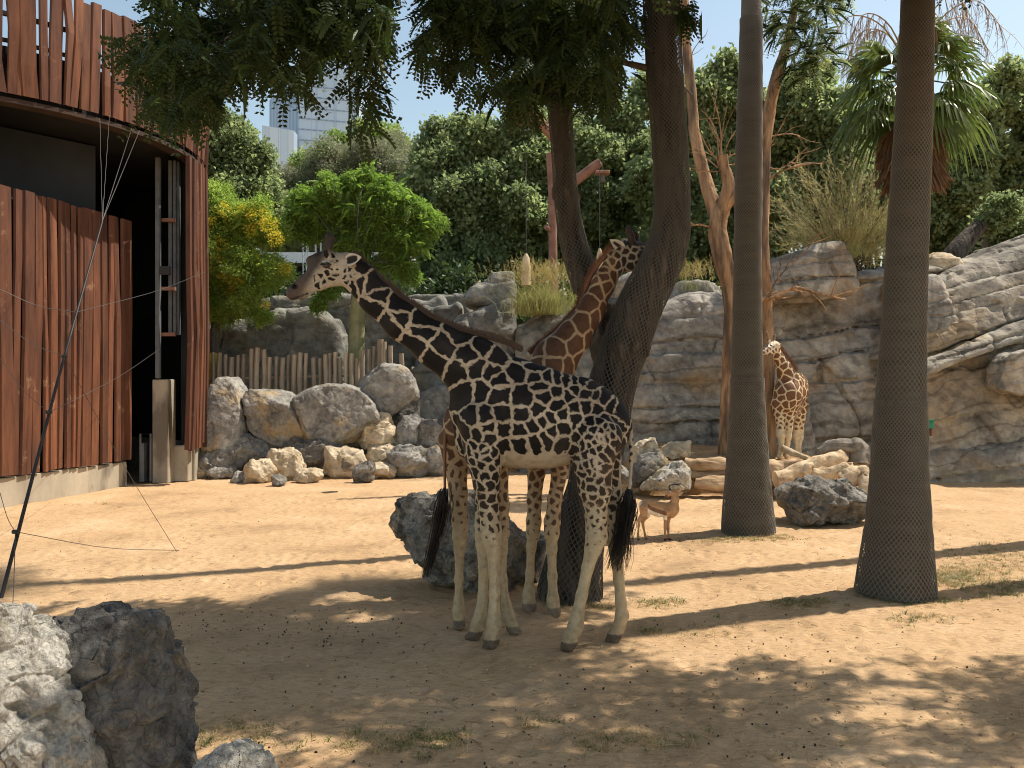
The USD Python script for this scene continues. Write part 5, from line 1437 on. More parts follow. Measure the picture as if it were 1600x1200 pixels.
# ---- gazelle
def gazelle():
    Y = 13.82
    d = .06
    body = [[(1010, 791.5, Y, 10.5), (1030, 796, Y, 10.6), (1048, 796, Y, 11.2)], [(1006, 790, Y, 7), (1016, 788, Y, 7.5)], [(1052, 797, Y, 7.5), (1049, 803, Y, 6)]]
    neck = [[(1052, 793, Y, 8), (1055, 780, Y, 5.6), (1052.5, 770, Y, 5)]]
    head = [[(1052, 768.5, Y, 4.4), (1047, 770, Y, 4.2), (1042, 774.5, Y, 2.7), (1040.5, 776, Y, 2.2)]]
    legs = [[(1007, 794, Y - d, 8), (1006, 803, Y - d, 5.2), (1001, 809, Y - d, 3.4), (998.5, 813.5, Y - d, 2.6), (997.8, 822, Y - d, 1.7), (997, 835, Y - d, 1.5), (997, 839, Y - d, 1.9), (997.5, 842.5, Y - d, 2.0)],
            [(1012, 796, Y + d, 7.5), (1010, 806, Y + d, 4.6), (1005.5, 812, Y + d, 2.9), (1004, 815, Y + d, 2.5), (1005.5, 825, Y + d, 1.6), (1008, 836, Y + d, 1.5), (1009, 840, Y + d, 1.9), (1010.5, 841.5, Y + d, 1.8)],
            [(1041, 800, Y - d, 6), (1040, 810, Y - d, 3.4), (1039.5, 820, Y - d, 2.2), (1039.5, 824, Y - d, 2.3), (1039, 838, Y - d, 1.5), (1039.5, 842, Y - d, 1.9), (1040.5, 845, Y - d, 2)],
            [(1046, 800, Y + d, 6), (1044.5, 810, Y + d, 3.2), (1043.5, 821, Y + d, 2.2), (1043.8, 825, Y + d, 2.2), (1044.5, 838, Y + d, 1.5), (1045.5, 841, Y + d, 1.9), (1047.5, 843, Y + d, 1.8)]]
    lo, hi = bounds_of(body + neck + head + legs, .1)
    F = Field(lo, hi, .009)
    for c in body:
        chain(F, c, .045, w=.68)
    for c in neck:
        chain(F, c, .035, w=.85)
    for c in legs:
        chain(F, c, .02)
    for c in head:
        chain(F, c, .02)
    v, f = smooth_mesh(*F.mesh(), 2)
    px, py = pixel(v)
    base = np.tile([.40, .235, .125], (len(v), 1))
    white, brown = np.array([.72, .64, .54]), np.array([.15, .078, .042])
    line = np.interp(px, [1008, 1016, 1030, 1042, 1050], [790, 797, 802.5, 806, 806])
    mid = (px > 1012) & (px < 1042) & (py < 812)
    band = mid & (py > line - 6.5) & (py < line)
    base = lerp(base, np.tile(brown, (len(v), 1)), band * .85)
    bel = (mid & (py >= line)) | ((px > 1009) & (px < 1019) & (py > 795) & (py < 806) & (v[:, 1] > Y - .04))
    base = lerp(base, np.tile(white, (len(v), 1)), bel * 1.0)
    base = lerp(base, np.tile(white, (len(v), 1)), np.where((px < 1003) & (py < 800) & (np.abs(v[:, 1] - Y) < .06), .8, 0))
    base = lerp(base, np.tile([.30, .18, .10], (len(v), 1)), sst(812, 830, py) * .6)
    base[py > 841.5] = [.04, .03, .025]
    face = (px < 1050) & (py < 780) & (py > 764)
    base = lerp(base, np.tile([.10, .055, .035], (len(v), 1)), np.where(face, 1 - sst(1.5, 3.5, np.hypot(px - 1041, py - 776)), 0))
    base = lerp(base, np.tile(white, (len(v), 1)), np.where(face, 1 - sst(1.0, 2.5, np.hypot(px - 1047, py - 768)), 0) * .9)
    g = thing('gazelle', 'small tan gazelle with white belly and curved dark horns looking back to the left', 'gazelle', tuple(W(1025, 0, Y) * [1, 1, 0]))
    part('body', (v, f), M['coat'], g, smooth=True, attrs={'edge': np.full(len(v), -1.0), 'ground_tone': base, 'patch_tone': base})
    for s in (-1, 1):
        hp = [W(1047.5, 766, Y + s * .03), W(1045.5, 761.5, Y + s * .04), W(1047, 758.5, Y + s * .05), W(1053, 757, Y + s * .06), W(1062, 757 + s * .8, Y + s * .05)]
        hp = spline(hp, 22)
        r = np.linspace(.015, .005, 22) * (1 + .12 * (np.arange(22) % 2))
        part('horn', tube(hp, r, 7), M['horn'], g, smooth=True)
        ev, ef = ear_shape(W(1053.5, 767.5, Y + s * .03), W(1062.5, 764.5, Y + s * .09), .022, (0, -1, -.2))
        col = np.tile([.34, .22, .14], (len(ev), 1))
        part('ear', (ev, ef), M['coat'], g, smooth=True, attrs={'edge': np.full(len(ev), -1.0), 'ground_tone': col, 'patch_tone': col})
        part('eye', eyeball(W(1046, 769.5, Y + s * .04), .011, None), M['eye'], g, smooth=True)
    part('tail', tube(spline([W(1001, 789, Y), W(1000, 795, Y), W(1000.5, 801, Y)], 8), [.02, .017, .015, .014, .012, .01, .008, .005], 6), M['hair_brown'], g)


gazelle()


# ---------------------------------------------------------------- trees: helpers
def curves(name, lines, width, mat, parent):
    """Thin strands (BasisCurves) in world coordinates."""
    path = numbered(f'{parent.GetPath()}/{name}' if parent else f'/World/{name}')
    c = UsdGeom.BasisCurves.Define(stage, path)
    c.CreateTypeAttr('linear')
    pts = np.vstack(lines) - (origin(parent) if parent else 0)
    c.CreateCurveVertexCountsAttr(Vt.IntArray([len(l) for l in lines]))
    c.CreatePointsAttr(Vt.Vec3fArray.FromNumpy(pts.astype(np.float32)))
    c.CreateWidthsAttr(Vt.FloatArray.FromNumpy(np.full(len(pts), width, np.float32)))
    c.SetWidthsInterpolation('vertex')
    UsdShade.MaterialBindingAPI.Apply(c.GetPrim()).Bind(mat)
    return c.GetPrim()


def net_lines(path, radii, cell, n=220, off=.012, wob=.0):
    """Diamond netting wrapped round a tapering stem: helices both ways."""
    p = spline(path, n); r = np.interp(np.linspace(0, 1, n), np.linspace(0, 1, len(radii)), radii) + off
    t = np.gradient(p, axis=0); t /= np.linalg.norm(t, axis=1, keepdims=True)
    s = np.concatenate([[0], np.cumsum(np.linalg.norm(np.diff(p, axis=0), axis=1))])
    a = np.cross(t, [0, 1.0, 0]); a /= np.linalg.norm(a, axis=1, keepdims=True); b = np.cross(t, a)
    k = max(8, int(round(2 * np.pi * r.mean() / cell)))
    # pitch follows the circumference so that the diamonds stay square
    turn = np.concatenate([[0], np.cumsum(np.diff(s) / (2 * np.pi * (r[1:] + r[:-1]) / 2) * .75)])
    out = []
    for sign in (1, -1):
        for j in range(k):
            th = 2 * np.pi * (j / k + sign * turn) + wob * np.sin(s * 3 + j)
            rr = r * (1 + .012 * np.sin(j * 7.1 + s * 5))
            out.append(p + rr[:, None] * (np.cos(th)[:, None] * a + np.sin(th)[:, None] * b))
    return out


def pinnate(length=.26, pairs=8, leaflet=.05, width=.019, droop=.35, fold=.25):
    """A feather leaf along +x: a thin stalk with pairs of leaflets."""
    v, f = [], []

    def at(u):
        return np.array([u * length, 0, -droop * length * u * u])
    for i in range(pairs):
        u = .2 + .8 * i / (pairs - 1)
        c = at(u)
        k = leaflet * (1.0 - .35 * abs(u - .55))
        for s in (-1, 1):
            d = nrm([.45, s, -fold]); q = nrm(np.cross(d, [0, 0, 1])) * s
            n = len(v)
            v += [c, c + d * k * .5 + q * width / 2, c + d * k, c + d * k * .5 - q * width / 2]
            f += [(n, n + 1, n + 2), (n, n + 2, n + 3)]
    n = len(v); w = .003
    v += [at(0) + [0, w, 0], at(0) - [0, w, 0], at(.55), at(1)]
    f += [(n, n + 1, n + 2), (n + 1, n + 3, n + 2)]
    return np.array(v), np.array(f)


def spray(n, radius, leaf, rng, narrow=.55, flat=.6):
    """A clump of broad leaves: n folded leaves turned all ways."""
    v, f = [], []
    for _ in range(n):
        c = rng.normal(size=3) * radius * .5
        d = nrm(rng.normal(size=3) + [0, 0, -.2] + nrm(c + 1e-6) * .5)
        q = nrm(np.cross(d, rng.normal(size=3) * (1 - flat) + np.array([0, 0, 1]) * flat + 1e-3)); m = np.cross(q, d)
        k = leaf * rng.uniform(.7, 1.25); w = k * narrow
        a = len(v)
        v += [c, c + d * k * .45 + q * w * .5 + m * w * .18, c + d * k, c + d * k * .45 - q * w * .5 + m * w * .18, c + d * k * .5]
        f += [(a, a + 1, a + 4), (a + 1, a + 2, a + 4), (a + 2, a + 3, a + 4), (a + 3, a, a + 4)]
    return np.array(v), np.array(f)


def in_poly(poly, x, y):
    P = np.asarray(poly, float)
    inside = np.zeros(np.shape(x), bool)
    for a, b in zip(P, np.roll(P, -1, 0)):
        with np.errstate(divide='ignore', invalid='ignore'):
            inside ^= ((a[1] > y) != (b[1] > y)) & (x < (b[0] - a[0]) * (y - a[1]) / (b[1] - a[1]) + a[0])
    return inside


_rng = np.random.default_rng(77)
PLANE_SPRAYS = [spray(34, .40, .21, _rng, .8, .35) for _ in range(4)]
FINE_SPRAYS = [spray(48, .36, .12, _rng, .42, .2) for _ in range(3)]


def lobed_crown(parent, lobes, Y, mats, rng, per=1.0, protos=PLANE_SPRAYS, size=1.0, depth=.85, lumps=5.0):
    """Leaf clumps through lumpy lobes; lobes: (px, py, radius in px[, distance shift])."""
    P, N, Wh = [], [], []
    for lb in lobes:
        x, y, r = lb[:3]
        Yl = Y + (lb[3] if len(lb) > 3 else rng.uniform(-1, 1) * r / FOC * Y * .5)
        c, R = W(x, y, Yl), r / FOC * Yl
        subs = max(8, int(8 + R * 8))
        sd = rng.normal(size=(subs, 3)); sd /= np.linalg.norm(sd, axis=1, keepdims=True)
        for dd in sd:
            r2 = R * rng.uniform(.16, .46)
            c2 = c + dd * [1, depth, .95] * R * rng.uniform(.4, 1.02)
            n = int(per * 60 * r2 ** 2) + 5
            d = rng.normal(size=(n, 3)); d[:, 2] += .25; d /= np.linalg.norm(d, axis=1, keepdims=True)
            P.append(c2 + d * (r2 * (1 - .5 * rng.random(n) ** 1.6))[:, None] * [1, 1, .8])
            N.append(np.array([0, 0, .6]) + d + rng.normal(size=d.shape) * .35)
        n = int(per * 16 * R ** 2) + 6
        d = rng.normal(size=(n, 3)); d /= np.linalg.norm(d, axis=1, keepdims=True)
        P.append(c + d * (R * .62 * rng.random(n) ** .5)[:, None] * [1, depth, .95]); N.append(d)
    P, N = np.vstack(P), np.vstack(N)
    k = len(P)
    return scatter('crown', parent, [m for m in protos for _ in mats], [mt for _ in protos for mt in mats], P, frames(N, rng), rng.uniform(.65, 1.2, k) * size, rng.integers(0, len(protos) * len(mats), k))


def limbs(parent, base, tops, r0, mat, rng, name='trunk', split=.45, rough=.12):
    """A trunk from BASE with limbs reaching the points TOPS."""
    base = np.asarray(base, float); tops = np.asarray(tops, float)
    fork = base + (tops.mean(0) - base) * [split, split, split] + [0, 0, .3]
    pts = spline([base, (base + fork) / 2 + rng.normal(size=3) * .12, fork], 10)
    ms = [tube(pts, np.linspace(r0 * 1.15, r0 * .8, 10), 10, True, rough, 3)]
    for t in tops:
        q = spline([fork - [0, 0, .2], fork + (t - fork) * .45 + rng.normal(size=3) * .25 + [0, 0, .3], t], 9)
        ms.append(tube(q, np.linspace(r0 * .6, r0 * .12, 9), 7, True, rough, 4))
    return part(name, cat_mesh(ms), mat, parent, smooth=50)


# ---------------------------------------------------------------- background trees
def plane_tree(lab, Y, lobes, mats, seed, per=1.0, base_x=None, protos=PLANE_SPRAYS, size=1.0, r0=.35, name='plane_tree', bark='far_bark', group='trees behind the rock wall'):
    rng = np.random.default_rng(seed)
    bx = base_x if base_x is not None else np.mean([l[0] for l in lobes])
    t = thing(name, lab, 'tree', tuple(W(bx, 600, Y) * [1, 1, 0]), group)
    tops = [W(l[0], l[1], Y + (l[3] if len(l) > 3 else 0)) for l in sorted(lobes, key=lambda l: l[1])[:6]]
    limbs(t, W(bx, 600, Y) * [1, 1, 0], tops, r0, M[bark], rng)
    lobed_crown(t, lobes, Y, [M[m] for m in mats], rng, per, protos, size)
    return t


PL, PD = ['leaf_plane'], ['leaf_plane', 'leaf_plane_dark']
plane_tree('dense green tree rising right beside the rusty building', 42, [(352, 232, 52), (330, 290, 55), (385, 262, 42), (352, 335, 60), (400, 318, 45), (330, 390, 55), (330, 215, 30), (415, 300, 28)], PD, 1, 1.2)
plane_tree('grey-green feathery tree behind the lime-green one', 45, [(452, 300, 50), (515, 275, 45), (575, 258, 48), (628, 262, 42), (500, 330, 60), (440, 355, 50), (600, 322, 60), (555, 370, 55), (650, 300, 40), (465, 390, 45), (620, 380, 50)], ['leaf_grey', 'leaf_grey', 'leaf_plane_dark'], 2, 1.1, protos=FINE_SPRAYS, size=1.35, name='grey_tree')
plane_tree('pale green treetop below the glass tower', 62, [(528, 245, 40), (575, 228, 34), (604, 214, 26), (490, 262, 30), (620, 240, 24)], ['leaf_lime', 'leaf_plane'], 3, 1.0)
plane_tree('broad sunlit tree left of the branching pole', 40, [(692, 252, 48), (658, 288, 38), (738, 228, 42), (785, 245, 50), (720, 320, 75), (800, 330, 75), (682, 390, 62), (762, 415, 62), (842, 270, 50), (832, 400, 60), (700, 440, 45), (650, 340, 40), (820, 190, 32)], PD, 4, 1.15, 770)
plane_tree('sunlit tree between the limbs of the forked trunk', 42, [(918, 240, 56), (962, 196, 38), (900, 320, 68), (972, 300, 66), (930, 400, 62), (992, 238, 46), (880, 200, 36), (1000, 400, 50), (1010, 150, 30)], PL + PD, 5, 1.15)
plane_tree('tall tree behind the bare pruned tree', 38, [(1108, 158, 46), (1140, 122, 30), (1098, 235, 58), (1128, 325, 68), (1198, 205, 55), (1238, 165, 50), (1288, 180, 50), (1250, 262, 66), (1205, 335, 60), (1085, 405, 52), (1318, 250, 56), (1160, 400, 55), (1040, 300, 55), (1045, 400, 55), (1265, 130, 26)], PD, 6, 1.1, 1150)
plane_tree('dark tree at the right edge with gaps of sky', 36, [(1515, 172, 46), (1560, 148, 38), (1612, 170, 46), (1500, 232, 50), (1556, 262, 48), (1484, 312, 56), (1538, 338, 52), (1622, 300, 62), (1472, 375, 40), (1640, 210, 50), (1600, 400, 40)], PD, 7, 1.1, 1515)
plane_tree('shaded tree behind the thick netted palm', 41, [(1360, 300, 60), (1400, 335, 52), (1425, 262, 42), (1345, 225, 42), (1300, 370, 50), (1440, 390, 45), (1390, 200, 40)], ['leaf_plane_dark'], 8, 1.1)
lean = thing('leaning_tree', 'dark leaning tree on the cliff top at the right', 'tree', tuple(W(1490, 400, 27)))
part('trunk', tube(spline([W(1480, 420, 27), W(1498, 388, 27), W(1535, 352, 27.3), W(1570, 340, 27.6)], 12), np.linspace(.42, .16, 12), 9, True, .15, 3), M['bark'], lean, smooth=50)
_r = np.random.default_rng(12)
lobed_crown(lean, [(1570, 330, 26), (1545, 345, 18)], 27.5, [M['leaf_plane_dark']], _r, 2.0, size=.6)

# the planted bank behind the cliff, with undergrowth
def bank():
    xs, ys = np.linspace(-34, 46, 130), np.concatenate([np.linspace(29.5, 36, 26), np.linspace(37, 75, 20)])
    X, Y = np.meshgrid(xs, ys, indexing='ij')
    q = np.stack([X, Y, 0 * X], -1)
    Z = 5.6 * sst(29.5, 34.5, Y) + (meshkit.fbm(q * .5, 4, 4) - .5) * 1.2 * sst(29.5, 32, Y) - .1
    n, m = X.shape
    i, j = np.meshgrid(np.arange(n - 1), np.arange(m - 1), indexing='ij')
    f = np.stack([i * m + j, (i + 1) * m + j, (i + 1) * m + j + 1, i * m + j + 1], -1).reshape(-1, 4)
    tag(part('hill', (np.stack([X, Y, Z], -1).reshape(-1, 3), f), M['soil'], None, smooth=True), 'planted earth bank rising behind the rock wall', kind='structure')
    r = np.random.default_rng(19)
    k = 2600
    x, y = r.uniform(-33, 45, k), 31.5 + 8 * r.random(k) ** 1.3
    z = 5.6 * sst(29.5, 34.5, y) + r.random(k) ** 2 * 1.9
    scatter('undergrowth', None, PLANE_SPRAYS, [M['undergrowth']] * 4, np.stack([x, y, z], 1), frames(np.tile([0, 0, 1.0], (k, 1)) + r.normal(size=(k, 3)) * .5, r), r.uniform(.8, 1.5, k), r.integers(0, 4, k), 'dark undergrowth on the bank behind the rock wall', 'stuff', 'undergrowth')


bank()

# lime-green feathery tree and the flowering tree
FEATHER = [pinnate(.5, 9, .12, .055, .8, .45), pinnate(.4, 8, .11, .05, .5, .4), pinnate(.45, 8, .12, .06, 1.1, .4)]


def feathery_crown(parent, lobes, Y, mats, rng, per, protos, size=1.0, name='crown', up=.15, shell=.35):
    P, D = [], []
    for lb in lobes:
        x, y, r = lb[:3]
        Yl = Y + (lb[3] if len(lb) > 3 else rng.uniform(-1, 1) * r / FOC * Y * .6)
        c, R = W(x, y, Yl), r / FOC * Yl
        n = int(per * 60 * R ** 2) + 10
        d = rng.normal(size=(n, 3)); d[:, 2] = d[:, 2] * .8 + up; d /= np.linalg.norm(d, axis=1, keepdims=True)
        P.append(c + d * (R * (1 - shell * rng.random(n)) * .75)[:, None])
        h = d * [1, 1, .35] + rng.normal(size=d.shape) * .45
        D.append(h)
    P, D = np.vstack(P), np.vstack(D)
    D /= np.linalg.norm(D, axis=1, keepdims=True)
    up_ = np.array([0, 0, 1.0]) + rng.normal(size=D.shape) * .3
    z = up_ - (up_ * D).sum(1, keepdims=True) * D; z /= np.linalg.norm(z, axis=1, keepdims=True)
    q = quat_from_axes(D, np.cross(z, D), z)
    k = len(P)
    return scatter(name, parent, [m for m in protos for _ in mats], [mt for _ in protos for mt in mats], P, q, rng.uniform(.7, 1.25, k) * size, rng.integers(0, len(protos) * len(mats), k))


rng = np.random.default_rng(15)
lime = thing('lime_tree', 'bright lime-green feathery tree with a smooth greenish trunk behind the fence', 'tree', tuple(W(557, 600, 26.8) * [1, 1, 0]))
LT = [(468, 310, 18), (486, 330, 20), (515, 296, 22), (505, 322, 20), (545, 288, 20), (566, 300, 22), (598, 300, 24), (588, 325, 22), (632, 322, 24), (655, 335, 22), (680, 348, 15), (668, 358, 14), (525, 345, 26), (552, 338, 22), (590, 362, 28), (625, 365, 24), (648, 385, 20), (610, 395, 20), (556, 392, 26), (530, 382, 20), (628, 420, 18), (575, 420, 20), (540, 432, 18), (512, 455, 13), (498, 474, 10), (470, 362, 16), (456, 345, 12), (492, 366, 14), (642, 432, 12), (572, 276, 14), (620, 300, 14)]
part('trunk', tube(spline([W(556, 640, 26.8), W(557, 540, 26.8), W(560, 460, 26.8), W(563, 420, 26.8)], 14), np.linspace(.30, .2, 14), 12, True, .04, 3), M['green_bark'], lime, smooth=True)
part('limbs', cat_mesh([tube(spline([W(562, 440, 26.8), (W(562, 430, 26.8) + W(x, y, 26.8)) / 2 + [0, rng.normal() * .4, .25], W(x, y, 26.8)], 8), np.linspace(.035, .01, 8), 6) for x, y, r in LT]), M['dark_limb'], lime, smooth=True)
LIME_SPRAYS = [spray(30, .24, .13, rng, .55, .6) for _ in range(3)]
lobed_crown(lime, LT, 26.8, [M['leaf_lime']], rng, 3.0, LIME_SPRAYS, .72)
feathery_crown(lime, [(x, y, r * 1.35) for x, y, r in LT], 26.8, [M['leaf_lime']], rng, 2.2, FEATHER, .62, 'leaf_sprays', up=.3)
flower = thing('flowering_tree', 'yellow-green tree with yellow blossom clusters beside the rusty building', 'tree', tuple(W(336, 600, 26.4) * [1, 1, 0]))
FT_ = [(338, 308, 26), (350, 352, 42), (398, 348, 38), (428, 366, 26), (348, 420, 46), (402, 425, 46), (436, 425, 24), (378, 470, 34), (408, 492, 14), (330, 470, 30), (330, 380, 36), (352, 492, 20)]
part('trunk', tube(spline([W(330, 660, 26.4), W(334, 560, 26.4), W(340, 470, 26.4), W(352, 400, 26.4)], 12), np.linspace(.2, .1, 12), 9, True, .1, 3), M['far_bark'], flower, smooth=True)
part('limbs', cat_mesh([tube(spline([W(346, 440, 26.4), (W(346, 430, 26.4) + W(x, y, 26.4)) / 2 + [0, rng.normal() * .3, .2], W(x, y, 26.4)], 8), np.linspace(.08, .02, 8), 6) for x, y, r in FT_]), M['far_bark'], flower, smooth=True)
feathery_crown(flower, FT_, 26.4, [M['leaf_yellow'], M['leaf_yellow'], M['leaf_lime']], rng, 3.5, FEATHER, .6)
lobed_crown(flower, FT_, 26.3, [M['leaf_yellow'], M['leaf_yellow'], M['leaf_lime']], rng, 3.2, [spray(30, .24, .12, rng, .38, .4) for _ in range(3)], .8)
BL = [(352, 330, 12), (378, 333, 12), (402, 338, 16), (420, 352, 14), (430, 372, 12), (345, 385, 14), (338, 410, 14), (352, 428, 14), (368, 440, 12), (392, 362, 10), (445, 420, 10), (365, 458, 12), (398, 405, 8), (325, 350, 10), (415, 478, 6)]
feathery_crown(flower, [(x, y, r * 1.5) for x, y, r in BL], 25.75, [M['blossom']], rng, 5.0, [spray(7, .09, .045, rng, .9, .3)], 1.0, 'blossom')

# bare pruned tree behind the middle palm
rng = np.random.default_rng(16)
bare = thing('pruned_tree', 'bare pruned tree with orange sunlit trunks behind the middle netted palm', 'tree', tuple(W(1137, 700, 20.8)))
YB = 20.8
bl = lambda pts, rad, n=16, rough=.18, s=1: tube(spline([W(x, y, YB + d) for x, y, d in pts], n), np.interp(np.linspace(0, 1, n), np.linspace(0, 1, len(rad)), rad), 18, True, rough, s, grain=.42)
part('trunk', cat_mesh([bl([(1134, 712, 0), (1136, 640, 0), (1141, 540, 0), (1142, 460, 0), (1128, 400, 0), (1122, 350, .1), (1130, 318, .2)], [.2, .17, .16, .19, .22, .22, .2], 26),
                        bl([(1126, 350, .1), (1112, 310, .3), (1099, 270, .5), (1086, 210, .7), (1080, 140, .8), (1072, 60, .9), (1068, -60, 1.0)], [.19, .17, .14, .14, .12, .11, .09], 22, s=2),
                        bl([(1128, 330, .1), (1138, 290, 0), (1132, 262, 0), (1128, 244, 0)], [.17, .15, .13, .15], 10, s=3),
                        bl([(1200, 712, .2), (1198, 560, .2), (1196, 450, .2), (1192, 380, .1), (1193, 300, 0), (1196, 225, 0), (1206, 150, 0), (1222, 95, 0), (1236, 40, 0), (1250, -40, 0)], [.2, .18, .16, .14, .13, .15, .15, .13, .1, .08], 30, s=4),
                        bl([(1142, 470, 0), (1150, 410, .1), (1155, 350, .2), (1150, 310, .3)], [.12, .10, .09, .08], 12, s=5),
                        bl([(1128, 330, .1), (1140, 318, 0), (1158, 300, -.2)], [.12, .1, .09], 8, s=6)]), M['warm_bark'], bare, smooth=50)
tw = []


def twig(x, y, x2, y2, r, d=0.0, kids=3, depth=1):
    a, b = W(x, y, YB + d), W(x2, y2, YB + d + rng.normal() * .2)
    m = (a + b) / 2 + rng.normal(size=3) * np.linalg.norm(b - a) * .08
    p = spline([a, m, b], 8)
    tw.append(tube(p, np.linspace(r, r * .35, 8), 5, False))
    if depth > 0:
        for _ in range(kids):
            i = rng.integers(2, 7)
            s = p[i]; e = s + (nrm(b - a) + rng.normal(size=3) * .6) * np.linalg.norm(b - a) * .4
            tw.append(tube(spline([s, (s + e) / 2 + rng.normal(size=3) * .04, e], 5), np.linspace(r * .45, r * .15, 5), 4, False))


for q in [(1127, 246, 1120, 165, .022), (1128, 246, 1134, 170, .02), (1126, 248, 1108, 190, .02), (1130, 250, 1152, 240, .03), (1129, 252, 1090, 200, .025), (1122, 262, 1085, 232, .022), (1128, 268, 1078, 262, .02), (1132, 258, 1160, 255, .02), (1131, 246, 1148, 205, .02), (1124, 255, 1070, 150, .016),
          (1112, 355, 1080, 352, .035), (1192, 285, 1240, 260, .05), (1240, 260, 1285, 256, .03), (1194, 215, 1250, 212, .025), (1195, 260, 1262, 230, .03), (1192, 250, 1226, 190, .025), (1190, 468, 1242, 448, .07), (1242, 448, 1322, 468, .045), (1204, 465, 1196, 415, .025), (1186, 470, 1216, 462, .05), (1205, 455, 1240, 410, .03), (1240, 410, 1282, 360, .025), (1216, 440, 1222, 400, .02), (1082, 150, 1050, 95, .03), (1080, 110, 1096, 60, .02)]:
    twig(*q)
part('twigs', cat_mesh(tw), M['warm_bark'], bare, kind='stuff')
HANG = [pinnate(.55, 9, .12, .045, .7, .35), pinnate(.42, 8, .11, .04, .5, .3)]
feathery_crown(bare, [(1232, 30, 26), (1268, 60, 30), (1250, 90, 26), (1285, 95, 24), (1280, 20, 30), (1215, 50, 14), (1240, -30, 40), (1300, -30, 40), (1205, 20, 16), (1265, 115, 16), (1240, 112, 12)], YB - .6, [M['leaf_near'], M['leaf_plane']], rng, 4.2, HANG, .8, 'crown')

# wispy tamarisk on the cliff top
rng = np.random.default_rng(17)
tam = thing('tamarisk', 'wispy dry olive-yellow shrub spreading behind the top block of the cliff', 'shrub', tuple(W(1330, 420, 26.5)))
stems, tips = [], []
for i in range(80):
    a = rng.uniform(-1.25, 1.0); l = rng.uniform(80, 200) * (1 - .22 * abs(a))
    b0 = (1325 + rng.normal() * 12, 425)
    e = (b0[0] + math.sin(a) * l * .85, b0[1] - math.cos(a) * l)
    d = rng.normal() * .8
    p = spline([W(*b0, 26.5), W((b0[0] + e[0]) / 2 - 8 * a, (b0[1] + e[1]) / 2, 26.5 + d * .4), W(*e, 26.5 + d)], 14)
    stems.append(tube(p, np.linspace(.022, .006, 14), 4, False))
    for j in range(3, 14):
        for _ in range(2):
            o = p[j] + rng.normal(size=3) * .1
            tips.append((o, nrm(p[min(j + 1, 13)] - p[j - 1] + rng.normal(size=3) * .06)))
part('stems', cat_mesh(stems), M['far_bark'], tam)
needle = []
for k in range(16):
    c = np.array([k * .035, 0, 0]); d = nrm([.7, rng.normal() * .5, rng.normal() * .5]) * .13; s = nrm(np.cross(d, rng.normal(size=3))) * .008
    needle.append((np.array([c - s, c + s, c + d]), np.array([[0, 1, 2]])))
needle = cat_mesh(needle)
tp, td = np.array([t[0] for t in tips]), np.array([t[1] for t in tips])
td = td + rng.normal(size=td.shape) * .3; td /= np.linalg.norm(td, axis=1, keepdims=True)
zz = rng.normal(size=td.shape); zz -= (zz * td).sum(1, keepdims=True) * td; zz /= np.linalg.norm(zz, axis=1, keepdims=True)
scatter('foliage', tam, [needle], [M['leaf_tam']], tp, quat_from_axes(td, np.cross(zz, td), zz), rng.uniform(.7, 1.3, len(tp)), np.zeros(len(tp), int))


# ---------------------------------------------------------------- fan palm
def frond(c, axis, rng, radius=1.1, petiole=1.0, droop=.6, n=26, span=1.9, stalk=True):
    """A fan leaf: a stalk from C along AXIS, then split segments that bend down at their tips."""
    a = nrm(axis); up = np.array([0, 0, 1.0]) + rng.normal(size=3) * .25
    s = nrm(np.cross(a, up)); m = np.cross(s, a)
    h = c + a * petiole - np.array([0, 0, .12 * petiole])
    v, f = [], []
    if stalk:
        tv, tf = tube(spline([c, (c + h) / 2 + [0, 0, .06], h], 5), [.03, .026, .022, .02, .016], 4, False)
        v, f = list(tv), [tuple(q) for q in tf]
    for i in range(n):
        th = (i / (n - 1) - .5) * 2 * span
        L = radius * (1 - .18 * abs(th) / span) * rng.uniform(.9, 1.05)
        d = a * math.cos(th) + s * math.sin(th) + m * (.18 * (1 - abs(th) / span))
        d = nrm(d); w = nrm(np.cross(d, m))
        k = len(v)
        for u, wd in ((.02, .012), (.35, .042), (.68, .034), (.88, .018), (1.0, .004)):
            q = h + d * u * L - np.array([0, 0, 1]) * droop * max(0, u - .3) ** 1.7 * L * (1 + .4 * rng.random())
            wob = m * .018 * (1 if i % 2 else -1)
            v += [q - w * wd + wob, q + w * wd - wob]
        for j in range(4):
            e = k + 2 * j
            f += [(e, e + 1, e + 3), (e, e + 3, e + 2)]
    return np.array(v), np.array(f)


def palm_trunk(t, base, top, radii, net_to=None, cell=.052, name_mat='palm_bark', seam=None, skirt_net=True):
    n = 90
    p = spline([base, base * .5 + top * .5, top], n)
    r = np.interp(np.linspace(0, 1, n), np.linspace(0, 1, len(radii)), radii)
    r = r * (1 + .018 * np.sin(np.arange(n) * 2.1))
    part('trunk', tube(p, r, 28, True, .03, 5), M[name_mat], t, smooth=True)


